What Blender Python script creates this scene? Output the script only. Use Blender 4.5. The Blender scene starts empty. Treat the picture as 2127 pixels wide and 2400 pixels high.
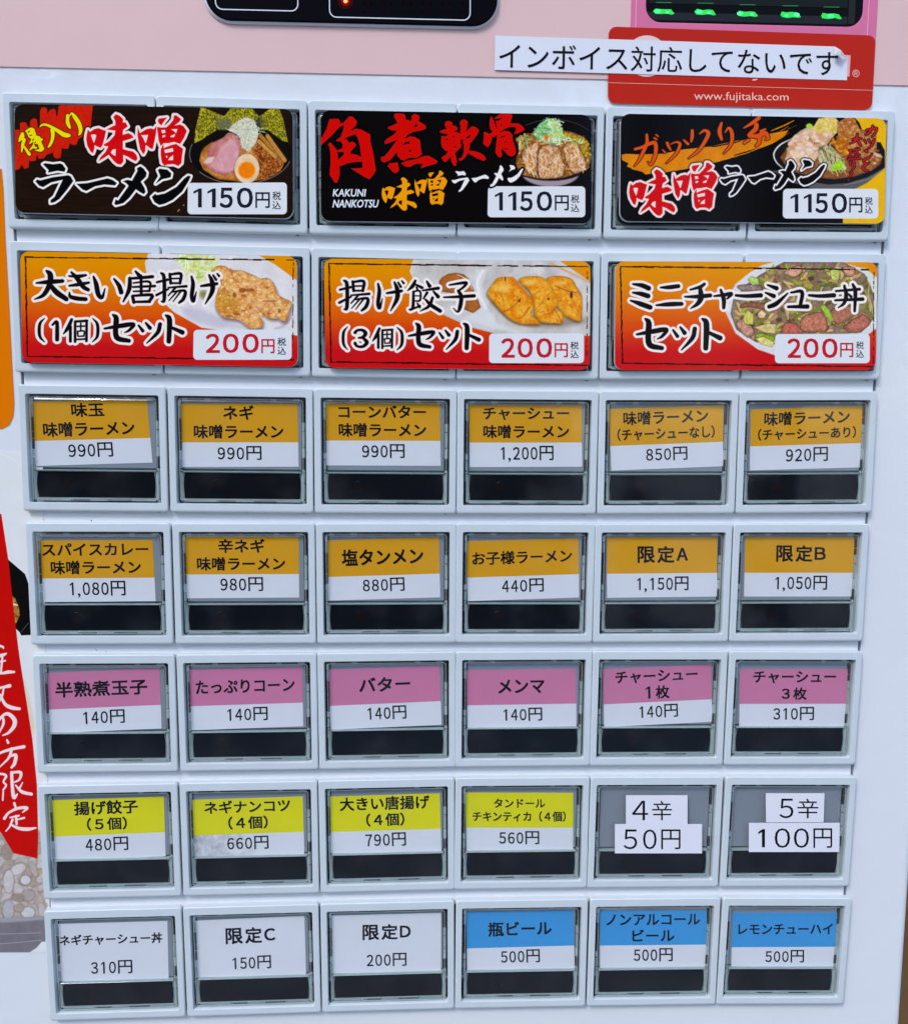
import bpy, bmesh, math, random
import numpy as np
from mathutils import Matrix, Vector

# ------------------------------------------------------------------ camera, light, exposure
MM = 0.001
PW, PH = 2127.0, 2400.0
FPX = 2000.0
CAM = np.array([-10.8433420, -31.3401710, -251.847589])      # mm: x right, y down, z into the panel
ROT = np.array([[9.99186717e-01, -4.69492528e-03, -4.00482417e-02],
                [2.54040437e-04, 9.93911640e-01, -1.10179795e-01],
                [4.03216995e-02, 1.10080014e-01, 9.93104502e-01]])
scene = bpy.context.scene
col = scene.collection
cd = bpy.data.cameras.new("camera")
cam = bpy.data.objects.new("camera", cd)
col.objects.link(cam)
scene.camera = cam
cd.sensor_fit = 'HORIZONTAL'
cd.sensor_width = 36.0
cd.lens = FPX / PW * 36.0
cd.clip_start = 0.005
cd.clip_end = 100.0


def _v(a):                                                    # panel axes -> Blender axes
    return Vector((a[0], a[2], -a[1]))


_r, _u, _b = _v(ROT[0]), _v(-ROT[1]), _v(-ROT[2])
_m = Matrix(((_r[0], _u[0], _b[0], CAM[0] * MM), (_r[1], _u[1], _b[1], CAM[2] * MM),
             (_r[2], _u[2], _b[2], -CAM[1] * MM), (0, 0, 0, 1)))
cam.matrix_world = _m

world = bpy.data.worlds.new("World")
scene.world = world
world.use_nodes = True
nt = world.node_tree
nt.nodes.clear()
sky = nt.nodes.new("ShaderNodeTexSky")
sky.sky_type = 'NISHITA'
sky.sun_disc = False
sky.sun_elevation = math.radians(48)
sky.sun_rotation = math.radians(215)
sky.air_density = 1.0
sky.dust_density = 1.0
sky.ozone_density = 2.2
bg = nt.nodes.new("ShaderNodeBackground")
bg.inputs[1].default_value = 0.15
out = nt.nodes.new("ShaderNodeOutputWorld")
nt.links.new(sky.outputs[0], bg.inputs[0])
nt.links.new(bg.outputs[0], out.inputs[0])

sl = bpy.data.lights.new("sun", 'SUN')
sl.energy = 0.8
sl.angle = math.radians(16)
sl.color = (1.0, 0.97, 0.92)
sun = bpy.data.objects.new("sun", sl)
col.objects.link(sun)
# from the front, above and to the left of the camera
_d = Vector((-0.45, -0.62, 0.78)).normalized()
sun.rotation_euler = _d.to_track_quat('Z', 'Y').to_euler()

scene.view_settings.view_transform = 'Standard'
scene.view_settings.look = 'None'
scene.view_settings.gamma = 1.0
scene.view_settings.use_curve_mapping = False
scene.view_settings.exposure = 1.02
scene.cycles.max_bounces = 8
scene.cycles.transparent_max_bounces = 16

R = random.Random(11)

# ------------------------------------------------------------------ picture measures -> panel points
def at(px, py, depth=0.0):
    """The point (metres) at a given depth behind the buttons' front plane seen at photo pixel px, py."""
    d = ROT.T @ np.array([(px - PW / 2) / FPX, (py - PH / 2) / FPX, 1.0])
    t = (depth - CAM[2]) / d[2]
    p = CAM + d * t
    return Vector((p[0] * MM, p[2] * MM, -p[1] * MM))


Z = {  # measuring windows: x0, y0, scale (photo pixels per unit)
    'A': (0, 860, 400 / 1811), 'B': (380, 880, 700 / 1811), 'C': (1050, 880, 700 / 1811), 'D': (1700, 860, 427 / 1811),
    'E': (0, 1200, 400 / 1363), 'F': (380, 1210, 700 / 1811), 'G': (1050, 1210, 700 / 1811), 'H': (1650, 1210, 477 / 1500),
    'I': (380, 1520, 700 / 1811), 'J': (1050, 1520, 700 / 1811), 'K': (0, 1780, 420 / 1385), 'L': (380, 1820, 700 / 1811),
    'M': (1050, 1820, 700 / 1811), 'N': (1650, 1820, 477 / 1681), 'O': (380, 2100, 700 / 1811), 'P': (1050, 2100, 700 / 1811),
    'b1': (0, 0, 720 / 1811), 'b2': (700, 0, 720 / 1811), 'b3': (1400, 0, 727 / 1811), 'b4': (0, 540, 720 / 1811),
    'b5': (700, 540, 720 / 1811), 'b6': (1400, 540, 727 / 1811),
    'z1': (30, 240, 200 / 1811), 'z2': (180, 250, 270 / 1811), 'z3': (60, 370, 400 / 1811), 'z4': (430, 240, 270 / 1811),
    'z5': (740, 260, 300 / 1811), 'z6': (1020, 260, 220 / 1811), 'z7': (760, 370, 480 / 1811), 'z8': (1180, 260, 220 / 1811),
    'z9': (1450, 260, 450 / 1811), 'z10': (1460, 360, 500 / 1811), 'z11': (1800, 260, 280 / 1811), 'z12': (60, 610, 500 / 1811),
    'z13': (770, 640, 380 / 1811), 'z14': (1450, 640, 600 / 1811), 'z15': (440, 590, 260 / 1811), 'z16': (930, 600, 470 / 1811),
    'z17': (1690, 600, 380 / 1811), 'dp': (470, 0, 710 / 1811), 'cn': (1460, 0, 667 / 1811),
    'q1': (0, 1040, 110 / 489), 'q2': (0, 1440, 130 / 474), 'q3': (0, 1940, 130 / 578), 'q0': (0, 380, 110 / 331), 'px': (0, 0, 1.0)}


def zp(z, x, y):
    a = Z[z]
    return a[0] + x * a[2], a[1] + y * a[2]


def W(z, x, y, depth):
    return at(*zp(z, x, y), depth)


# ------------------------------------------------------------------ colour
WHITE = (206, 215, 238)                                       # how an 0.8 white reads in the photograph's light


def s2l(c):
    c = c / 255.0
    return c / 12.92 if c <= 0.04045 else ((c + 0.055) / 1.055) ** 2.4


def paint(r, g, b, k=0.8):
    """Albedo of a surface that reads (r, g, b) where white reads WHITE."""
    return tuple(min(0.9, s2l(v) / s2l(w) * k) for v, w in zip((r, g, b), WHITE))


MATS = {}


def mat(name, c, rough=0.45, spec=0.5, metal=0.0, bump=0.0, bscale=300.0, vary=0.0, coat=0.0, emit=None, estr=0.0, alpha=1.0):
    if name in MATS:
        return MATS[name]
    m = bpy.data.materials.new(name)
    m.use_nodes = True
    n, l = m.node_tree.nodes, m.node_tree.links
    p = n["Principled BSDF"]
    p.inputs["Base Color"].default_value = (*c, 1)
    p.inputs["Roughness"].default_value = rough
    p.inputs["Specular IOR Level"].default_value = spec
    p.inputs["Metallic"].default_value = metal
    p.inputs["Coat Weight"].default_value = coat
    p.inputs["Coat Roughness"].default_value = 0.04
    p.inputs["Alpha"].default_value = alpha
    if emit:
        p.inputs["Emission Color"].default_value = (*emit, 1)
        p.inputs["Emission Strength"].default_value = estr
    tc = n.new("ShaderNodeTexCoord")
    if vary > 0:
        t = n.new("ShaderNodeTexNoise")
        t.inputs["Scale"].default_value = bscale * 0.12
        t.inputs["Detail"].default_value = 6
        l.new(tc.outputs["Object"], t.inputs["Vector"])
        mr = n.new("ShaderNodeMapRange")
        mr.inputs[1].default_value, mr.inputs[2].default_value = 0.3, 0.7
        mr.inputs[3].default_value, mr.inputs[4].default_value = 1 - vary, 1.0
        l.new(t.outputs["Fac"], mr.inputs[0])
        mx = n.new("ShaderNodeMix")
        mx.data_type = 'RGBA'
        mx.blend_type = 'MULTIPLY'
        mx.inputs[0].default_value = 1.0
        mx.inputs[6].default_value = (*c, 1)
        l.new(mr.outputs[0], mx.inputs[7])
        l.new(mx.outputs[2], p.inputs["Base Color"])
    if bump > 0:
        t2 = n.new("ShaderNodeTexNoise")
        t2.inputs["Scale"].default_value = bscale
        t2.inputs["Detail"].default_value = 3
        l.new(tc.outputs["Object"], t2.inputs["Vector"])
        bp = n.new("ShaderNodeBump")
        bp.inputs["Strength"].default_value = bump
        bp.inputs["Distance"].default_value = 0.0004
        l.new(t2.outputs["Fac"], bp.inputs["Height"])
        l.new(bp.outputs[0], p.inputs["Normal"])
    MATS[name] = m
    return m


def clear_mat(name, tint, ior=1.45, rough=0.03, body=0.0, bodycol=(0.5, 0.55, 0.55), bump=0.0):
    """Thin clear plastic: passes light straight through, mirrors by Fresnel, with an optional milky body."""
    m = bpy.data.materials.new(name)
    m.use_nodes = True
    n, l = m.node_tree.nodes, m.node_tree.links
    n.clear()
    o = n.new("ShaderNodeOutputMaterial")
    tr = n.new("ShaderNodeBsdfTransparent")
    tr.inputs[0].default_value = (*tint, 1)
    gl = n.new("ShaderNodeBsdfGlossy")
    gl.inputs["Roughness"].default_value = rough
    lw = n.new("ShaderNodeLayerWeight")
    lw.inputs[0].default_value = 0.5
    pw = n.new("ShaderNodeMath")
    pw.operation = 'POWER'
    pw.inputs[1].default_value = 5.0
    fr = n.new("ShaderNodeMath")
    fr.operation = 'MULTIPLY_ADD'
    fr.inputs[1].default_value = 0.95
    fr.inputs[2].default_value = ((ior - 1) / (ior + 1)) ** 2
    l.new(lw.outputs["Facing"], pw.inputs[0])
    l.new(pw.outputs[0], fr.inputs[0])
    mx = n.new("ShaderNodeMixShader")
    l.new(fr.outputs[0], mx.inputs[0])
    base = tr.outputs[0]
    if body > 0:
        df = n.new("ShaderNodeBsdfDiffuse")
        df.inputs[0].default_value = (*bodycol, 1)
        m2 = n.new("ShaderNodeMixShader")
        m2.inputs[0].default_value = body
        l.new(tr.outputs[0], m2.inputs[1])
        l.new(df.outputs[0], m2.inputs[2])
        base = m2.outputs[0]
    if bump > 0:
        tc = n.new("ShaderNodeTexCoord")
        # handling marks: a thin patchy haze and uneven gloss
        t3 = n.new("ShaderNodeTexNoise")
        t3.inputs["Scale"].default_value = 75
        t3.inputs["Detail"].default_value = 5
        oi = n.new("ShaderNodeObjectInfo")
        vm = n.new("ShaderNodeVectorMath")
        l.new(tc.outputs["Object"], vm.inputs[0])
        l.new(oi.outputs["Location"], vm.inputs[1])
        l.new(vm.outputs[0], t3.inputs["Vector"])
        mr3 = n.new("ShaderNodeMapRange")
        mr3.inputs[1].default_value, mr3.inputs[2].default_value = 0.48, 0.72
        mr3.inputs[3].default_value, mr3.inputs[4].default_value = 0.0, 0.022
        l.new(t3.outputs["Fac"], mr3.inputs[0])
        df3 = n.new("ShaderNodeBsdfDiffuse")
        df3.inputs[0].default_value = (0.5, 0.5, 0.5, 1)
        m3 = n.new("ShaderNodeMixShader")
        l.new(mr3.outputs[0], m3.inputs[0])
        l.new(base, m3.inputs[1])
        l.new(df3.outputs[0], m3.inputs[2])
        base = m3.outputs[0]
        mr4 = n.new("ShaderNodeMapRange")
        mr4.inputs[1].default_value, mr4.inputs[2].default_value = 0.4, 0.7
        mr4.inputs[3].default_value, mr4.inputs[4].default_value = rough, 0.22
        l.new(t3.outputs["Fac"], mr4.inputs[0])
        l.new(mr4.outputs[0], gl.inputs["Roughness"])
        t2 = n.new("ShaderNodeTexNoise")
        t2.inputs["Scale"].default_value = 90
        l.new(tc.outputs["Object"], t2.inputs["Vector"])
        bp = n.new("ShaderNodeBump")
        bp.inputs["Strength"].default_value = bump
        bp.inputs["Distance"].default_value = 0.0003
        l.new(t2.outputs["Fac"], bp.inputs["Height"])
        l.new(bp.outputs[0], gl.inputs["Normal"])
    l.new(base, mx.inputs[1])
    l.new(gl.outputs[0], mx.inputs[2])
    l.new(mx.outputs[0], o.inputs[0])
    MATS[name] = m
    return m


M_FACE = mat("white_steel_face", (0.78, 0.79, 0.80), rough=0.10, spec=0.6, bump=0.45, bscale=130, vary=0.03)
M_INSERT = mat("white_insert", (0.80, 0.81, 0.83), rough=0.24, spec=0.5, bump=0.05, bscale=260, vary=0.03)
M_BEZEL = mat("white_plastic", (0.63, 0.68, 0.69), rough=0.33, spec=0.45, bump=0.04, bscale=900, vary=0.05)
M_PINK = mat("pink_film", paint(205, 178, 190), rough=0.30, spec=0.25, bump=0.05, bscale=700, vary=0.02)
M_DARK = mat("black_gap", (0.006, 0.007, 0.015), rough=0.6)
M_WELL = mat("smoky_well", (0.33, 0.40, 0.40), rough=0.35, spec=0.5, vary=0.35, bscale=1500)
M_BACK = mat("grey_backing", paint(122, 134, 158), rough=0.4, vary=0.06, bscale=600)
M_BLACKLENS = mat("black_lens", (0.005, 0.006, 0.009), rough=0.12, spec=0.15)
M_LAMP = mat("dim_red_lamp", (0.0075, 0.0055, 0.007), rough=0.13, spec=0.15)
M_CROSS = mat("dim_cross", (0.008, 0.008, 0.011), rough=0.13, spec=0.15)
M_RIM = clear_mat("clear_rim", (0.82, 0.88, 0.87), body=0.32, bodycol=(0.66, 0.75, 0.75), rough=0.08)
M_CAP = clear_mat("clear_cap", (0.97, 0.985, 0.98), ior=1.66, rough=0.035, bump=0.08)
M_CLIPL = mat("clip_highlight_pale", (0.42, 0.48, 0.49), rough=0.25)
M_CLIPD = mat("clip_shadow_dark", (0.03, 0.035, 0.034), rough=0.3)
M_MILK = mat("milky_plastic", (0.42, 0.50, 0.49), rough=0.25, vary=0.35, bscale=900)
M_PAPER = mat("white_paper", paint(204, 212, 240), rough=0.55, spec=0.1, vary=0.03, bscale=500)
M_AMBER = mat("amber_print", paint(203, 150, 28), rough=0.5, spec=0.1, vary=0.05, bscale=700)
M_ROSE = mat("rose_print", paint(190, 118, 168), rough=0.5, spec=0.1, vary=0.05, bscale=700)
M_YELLOW = mat("yellow_print", paint(208, 208, 22), rough=0.5, spec=0.1, vary=0.05, bscale=700)
M_BLUE = mat("blue_print", paint(58, 146, 226), rough=0.5, spec=0.1, vary=0.05, bscale=700)
M_INK = mat("black_ink", (0.006, 0.006, 0.010), rough=0.6, spec=0.06)
M_REDINK = mat("red_ink", paint(182, 20, 40), rough=0.4, spec=0.08)
M_WHITEINK = mat("white_ink", (0.78, 0.79, 0.80), rough=0.4)

# ------------------------------------------------------------------ mesh helpers
def link(name, me, parent=None, mats=()):
    o = bpy.data.objects.new(name, me)
    col.objects.link(o)
    for m in mats:
        if not any(x is m for x in me.materials):
            me.materials.append(m)
    if parent is not None:
        o.parent = parent
    return o


def mesh(name, verts, faces, mi=None, smooth=False):
    me = bpy.data.meshes.new(name)
    me.from_pydata([tuple(v) for v in verts], [], faces)
    if mi is not None:
        me.polygons.foreach_set("material_index", mi)
    if smooth:
        me.polygons.foreach_set("use_smooth", [True] * len(me.polygons))
    me.update()
    return me


def empty(name, loc, label, cat, group=None):
    o = bpy.data.objects.new(name, None)
    o.empty_display_size = 0.005
    col.objects.link(o)
    o.location = loc
    o["label"] = label
    o["category"] = cat
    if group:
        o["group"] = group
    return o


def rrect(x0, x1, z0, z1, r, n=4):
    """Rounded rectangle outline, counter-clockwise seen from the front (-Y)."""
    pts = []
    for cx, cz, a0 in ((x1 - r, z1 - r, 0), (x0 + r, z1 - r, 90), (x0 + r, z0 + r, 180), (x1 - r, z0 + r, 270)):
        for i in range(n + 1):
            a = math.radians(a0 + 90 * i / n)
            pts.append((cx + r * math.cos(a), cz + r * math.sin(a)))
    return pts


def loft(loops, cap_last=False, cap_first=False):
    """loops: lists of (x, y, z) of equal length -> verts, faces."""
    n = len(loops[0])
    v = [p for lp in loops for p in lp]
    f = []
    for k in range(len(loops) - 1):
        for i in range(n):
            j = (i + 1) % n
            f.append((k * n + i, k * n + j, (k + 1) * n + j, (k + 1) * n + i))
    if cap_last:
        f.append(tuple(range((len(loops) - 1) * n, len(loops) * n)))
    if cap_first:
        f.append(tuple(reversed(range(n))))
    return v, f


def L(pts, y, s=MM):
    return [(x * s, y * s, z * s) for x, z in pts]


class MB:
    def __init__(self):
        self.v, self.f, self.m = [], [], []

    def add(self, v, f, m=0):
        o = len(self.v)
        self.v += [tuple(p) for p in v]
        self.f += [tuple(i + o for i in q) for q in f]
        self.m += [m] * len(f)
        return self

    def box(self, x0, x1, y0, y1, z0, z1, m=0, c=0.0):
        v, f = loft([L(rrect(x0, x1, z0, z1, max(c, 1e-4), 1), y1), L(rrect(x0, x1, z0, z1, max(c, 1e-4), 1), y0 + c),
                     L(rrect(x0 + c, x1 - c, z0 + c, z1 - c, max(c, 1e-4), 1), y0)], True, True)
        return self.add(v, f, m)

    def ring(self, o, i, y0, y1, m=0):
        """A flat bar ring between outline o and outline i, front at y0, back at y1."""
        v, f = loft([L(o, y1), L(o, y0), L(i, y0), L(i, y1)])
        return self.add(v, f, m)

    def mesh(self, name, smooth=False):
        return mesh(name, self.v, self.f, self.m, smooth)


def quad_pt(q, u, v):
    """Bilinear point in a world quad TL, TR, BR, BL; u right, v down."""
    a = q[0].lerp(q[1], u)
    b = q[3].lerp(q[2], u)
    return a.lerp(b, v)


# ------------------------------------------------------------------ lettering from Blender's own font
_cache = {}


def glyphs(body, bold=0.0):
    k = (body, bold)
    if k not in _cache:
        c = bpy.data.curves.new("lettering", 'FONT')
        c.body = body
        c.resolution_u = 3
        c.offset = min(bold, 0.0)
        o = bpy.data.objects.new("lettering", c)
        col.objects.link(o)
        bpy.context.view_layer.update()
        me = bpy.data.meshes.new_from_object(o.evaluated_get(bpy.context.evaluated_depsgraph_get()))
        v = np.array([x.co[:2] for x in me.vertices])
        f = [tuple(p.vertices) for p in me.polygons]
        bpy.data.objects.remove(o)
        bpy.data.curves.remove(c)
        bpy.data.meshes.remove(me)
        lo, hi = v.min(0), v.max(0)
        v = (v - lo) / (hi - lo)
        _cache[k] = (v, f)
    return _cache[k]


def lettering(mb, body, quad, bold=0.0, m=0, slant=0.0):
    """Adds text whose ink fills the world quad TL, TR, BR, BL; heavier text is laid down several times, each print a hair higher."""
    v, f = glyphs(body, min(bold, 0.0))
    if bold <= 0:
        mb.add([quad_pt(quad, x + slant * (y - 0.5), 1 - y) for x, y in v], f, m)
        return
    em = max((quad[3] - quad[0]).length, 1e-6)
    dy = bold * 0.75
    dx = dy * em / max((quad[1] - quad[0]).length, 1e-6)
    for k, (a, b) in enumerate(((-1, -1), (1, -1), (1, 1), (-1, 1), (0, 0))):
        lift = Vector((0, -0.002 * MM * k, 0))
        mb.add([quad_pt(quad, dx + (x * (1 - 2 * dx)) + a * dx + slant * (y - 0.5), 1 - (dy + y * (1 - 2 * dy) + b * dy)) + lift for x, y in v], f, m)


FW = {c: chr(ord(c) + 0xFEE0) for c in "0123456789"}


def one(mb, q, m=0):
    P = [(0.54, 0), (1, 0), (1, 1), (0.66, 1), (0, 0.84), (0, 0.72), (0.54, 0.84)]
    mb.add([quad_pt(q, x, 1 - y) for x, y in P], [(0, 1, 2, 3, 4, 5, 6)], m)


def boxes(mb, body, q, lay, bold=0.0, m=0):
    for ch, (ua, ub) in zip(body, lay):
        if ch in "ABCD":
            lettering(mb, chr(ord(ch) + 0xFEE0), sub(q, ua, 0.11, ub, 0.88), bold * 1.2, m)
            continue
        (one(mb, sub(q, ua, 0.04, ub, 0.97), m) if ch in "1１" else lettering(mb, FW.get(ch, ch), sub(q, ua, 0, ub, 1), bold, m))


def sub(q, u0, v0, u1, v1):
    return [quad_pt(q, u0, v0), quad_pt(q, u1, v0), quad_pt(q, u1, v1), quad_pt(q, u0, v1)]


def price(mb, body, q, bold=0.0, m=0):
    """Gothic price such as 1,080円: half-width figures, then a slightly taller 円."""
    adv = {',': 0.26, '円': 0.90}
    ws = [adv.get(c, 0.50) for c in body]
    tot = sum(ws) - 0.05
    x = 0.0
    for c, w in zip(body, ws):
        if c == '円':
            lettering(mb, c, sub(q, (x + 0.05) / tot, 0.0, min(1.0, (x + w - 0.05) / tot), 1.0), 0.016, m)
        elif c == ',':
            lettering(mb, c, sub(q, (x + 0.02) / tot, 0.83, (x + 0.17) / tot, 1.12), 0.03, m)
        else:
            a, b = (0.10, 0.31) if c == '1' else (0.04, 0.43)
            (lambda *k: one(mb, k[2], m) if c == '1' else lettering(*k))(mb, FW[c], sub(q, (x + a) / tot, 0.09, (x + b) / tot, 0.96), 0.020, m)
        x += w


FIG = {"1150": [(0, .14), (.235, .375), (.44, .66), (.73, 1)], "200": [(0, .265), (.32, .62), (.69, 1)]}


def off(mb, loc):
    mb.v = [(x - loc[0], y - loc[1], z - loc[2]) for x, y, z in mb.v]
    return mb


def plate(mb, quad, thick, m=0, side=None, r=0.0, uv=None, bulge=None):
    """A thin sheet with its front on the world quad and its back `thick` mm behind."""
    if r <= 0:
        uvp = [(0, 0), (0, 1), (1, 1), (1, 0)]
    else:
        w = (quad[1] - quad[0]).length / MM
        h = (quad[3] - quad[0]).length / MM
        uvp = [(x / w, 1 - z / h) for x, z in rrect(0, w, 0, h, r, 6)]
    fr = [quad_pt(quad, u, v) for u, v in uvp]
    bk = [p + Vector((0, thick * MM, 0)) for p in fr]
    n = len(fr)
    mb.add(fr, [tuple(range(n))], m)
    o = len(mb.v) - n
    k = len(mb.v)
    mb.v += [tuple(p) for p in bk]
    for i in range(n):
        j = (i + 1) % n
        mb.f.append((o + i, k + i, k + j, o + j))
        mb.m.append(m if side is None else side)
    return uvp


# ------------------------------------------------------------------ printed artwork painted into pixel arrays
def noise(x, y, seed, octaves=4):
    rng = np.random.RandomState(seed)
    g = rng.rand(257, 257)
    s = np.zeros_like(x)
    a, tot = 1.0, 0.0
    for o in range(octaves):
        xi = np.floor(x).astype(int)
        yi = np.floor(y).astype(int)
        fx, fy = x - xi, y - yi
        fx = fx * fx * (3 - 2 * fx)
        fy = fy * fy * (3 - 2 * fy)
        xi, yi = xi % 256, yi % 256
        n = (g[yi, xi] * (1 - fx) + g[yi, xi + 1] * fx) * (1 - fy) + (g[yi + 1, xi] * (1 - fx) + g[yi + 1, xi + 1] * fx) * fy
        s += a * n
        tot += a
        a *= 0.55
        x, y = x * 2.03 + 17.3, y * 2.03 + 5.1
    return s / tot


def smooth_stroke(pts, k=4):
    p = np.array([(q[0], q[1], q[2]) for q in pts], float)
    if len(p) < 3:
        return p
    outp = []
    e = np.vstack([2 * p[0] - p[1], p, 2 * p[-1] - p[-2]])
    for i in range(1, len(e) - 2):
        for j in range(k):
            t = j / k
            outp.append(0.5 * (2 * e[i] + (e[i + 1] - e[i - 1]) * t + (2 * e[i - 1] - 5 * e[i] + 4 * e[i + 1] - e[i + 2]) * t * t
                               + (3 * e[i] - e[i - 1] - 3 * e[i + 1] + e[i + 2]) * t ** 3))
    outp.append(p[-1])
    o = np.array(outp)
    o[:, 2] = np.maximum(o[:, 2], 0.3 * min(q[2] for q in pts))
    return o


class Art:
    def __init__(s, corners, w, h, base):
        s.w, s.h = w, h
        src = np.array([(0, 0), (1, 0), (1, 1), (0, 1)], float)
        A, b = [], []
        for (u, v), (x, y) in zip(src, corners):
            A += [[u, v, 1, 0, 0, 0, -x * u, -x * v], [0, 0, 0, u, v, 1, -y * u, -y * v]]
            b += [x, y]
        hm = np.append(np.linalg.solve(np.array(A), np.array(b)), 1).reshape(3, 3)
        s.U, s.V = np.meshgrid((np.arange(w) + 0.5) / w, (np.arange(h) + 0.5) / h)
        d = hm[2, 0] * s.U + hm[2, 1] * s.V + 1
        s.X = (hm[0, 0] * s.U + hm[0, 1] * s.V + hm[0, 2]) / d
        s.Y = (hm[1, 0] * s.U + hm[1, 1] * s.V + hm[1, 2]) / d
        s.img = np.zeros((h, w, 3)) + np.array(base, float)

    def win(s, x0, y0, x1, y1, pad):
        m = (s.X > x0 - pad) & (s.X < x1 + pad) & (s.Y > y0 - pad) & (s.Y < y1 + pad)
        r = np.where(m.any(1))[0]
        c = np.where(m.any(0))[0]
        if len(r) == 0 or len(c) == 0:
            return None
        return slice(r[0], r[-1] + 1), slice(c[0], c[-1] + 1)

    def sdf(s, prims, pad):
        """Signed distance (photo pixels) of a union of primitives already in photo pixels."""
        xs = [p[0] for q in prims for p in q[1]]
        ys = [p[1] for q in prims for p in q[1]]
        ws = max([p[2] if len(p) > 2 else 0 for q in prims for p in q[1]])
        wn = s.win(min(xs), min(ys), max(xs), max(ys), pad + ws)
        if wn is None:
            return None, None
        X, Y = s.X[wn], s.Y[wn]
        D = np.full(X.shape, 1e3)
        Hh = np.full(X.shape, 1e3)
        for kind, pts in prims:
            if kind == 'S':
                p = smooth_stroke(pts)
                for a, b in zip(p[:-1], p[1:]):
                    dx, dy = b[0] - a[0], b[1] - a[1]
                    L2 = dx * dx + dy * dy + 1e-9
                    t = np.clip(((X - a[0]) * dx + (Y - a[1]) * dy) / L2, 0, 1)
                    D = np.minimum(D, np.hypot(X - a[0] - t * dx, Y - a[1] - t * dy) - (a[2] + (b[2] - a[2]) * t))
            else:
                p = np.array([q[:2] for q in pts], float)
                if kind == 'B':
                    a_, b_, c_, d_ = np.roll(p, 1, 0), p, np.roll(p, -1, 0), np.roll(p, -2, 0)
                    p = np.stack([0.5 * (2 * b_ + (c_ - a_) * t + (2 * a_ - 5 * b_ + 4 * c_ - d_) * t * t + (3 * b_ - a_ - 3 * c_ + d_) * t ** 3) for t in (0, .25, .5, .75)], 1).reshape(-1, 2)
                d = np.full(X.shape, 1e3)
                ins = np.zeros(X.shape, bool)
                for a, b in zip(p, np.roll(p, -1, 0)):
                    dx, dy = b[0] - a[0], b[1] - a[1]
                    L2 = dx * dx + dy * dy + 1e-9
                    t = np.clip(((X - a[0]) * dx + (Y - a[1]) * dy) / L2, 0, 1)
                    d = np.minimum(d, np.hypot(X - a[0] - t * dx, Y - a[1] - t * dy))
                    if abs(dy) > 1e-9:
                        c = ((a[1] > Y) != (b[1] > Y)) & (X < dx * (Y - a[1]) / dy + a[0])
                        ins ^= c
                sd = np.where(ins, -d, d)
                if kind != 'H':
                    D = np.minimum(D, sd)
                else:
                    Hh = np.minimum(Hh, sd)
        return np.maximum(D, -Hh), wn

    def fill(s, d, wn, colr, grow=0.0, soft=0.6, alpha=1.0, dx=0, dy=0):
        if d is None:
            return
        a = np.clip(0.5 - (d - grow) / (2 * soft), 0, 1) * alpha
        if callable(colr):
            c = colr(s.X[wn], s.Y[wn], d)
        else:
            c = np.array(colr, float)
        s.img[wn] = s.img[wn] * (1 - a[..., None]) + c * a[..., None]

    def draw(s, prims, colr, grow=0.0, soft=0.6, alpha=1.0, rough=0.0, seed=1):
        d, wn = s.sdf(prims, grow + 4)
        if d is not None and rough:
            d = d + (noise(s.X[wn] / 3.0, s.Y[wn] / 3.0, seed, 3) - 0.5) * 2 * rough
        s.fill(d, wn, colr, grow, soft, alpha)

    def blur(s, n=2):
        for _ in range(n):
            p = np.pad(s.img, ((1, 1), (1, 1), (0, 0)), 'edge')
            s.img = (p[:-2, 1:-1] + p[2:, 1:-1] + p[1:-1, :-2] + p[1:-1, 2:] + p[1:-1, 1:-1] * 2) / 6

    def image(s, name):
        k = np.array(WHITE, float)
        c = np.clip(s.img, 0, 255) / 255.0
        lin = np.where(c <= 0.04045, c / 12.92, ((c + 0.055) / 1.055) ** 2.4)
        kw = np.array([s2l(v) for v in k])
        lin = np.clip(lin / kw * 0.8, 0, 1)
        e = np.where(lin <= 0.0031308, lin * 12.92, 1.055 * lin ** (1 / 2.4) - 0.055)
        buf = np.ones((s.h, s.w, 4), np.float32)
        buf[..., :3] = e[::-1]
        im = bpy.data.images.new(name, s.w, s.h)
        im.pixels.foreach_set(buf.ravel())
        im.pack()
        return im


def art_mat(name, art, rough=0.12, coat=0.0, bump=0.03):
    m = mat(name, (1, 1, 1), rough=rough, spec=0.07, bump=bump, bscale=140, coat=coat)
    n, l = m.node_tree.nodes, m.node_tree.links
    t = n.new("ShaderNodeTexImage")
    t.image = art.image(name)
    t.interpolation = 'Cubic'
    l.new(t.outputs[0], n["Principled BSDF"].inputs["Base Color"])
    return m


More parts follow.
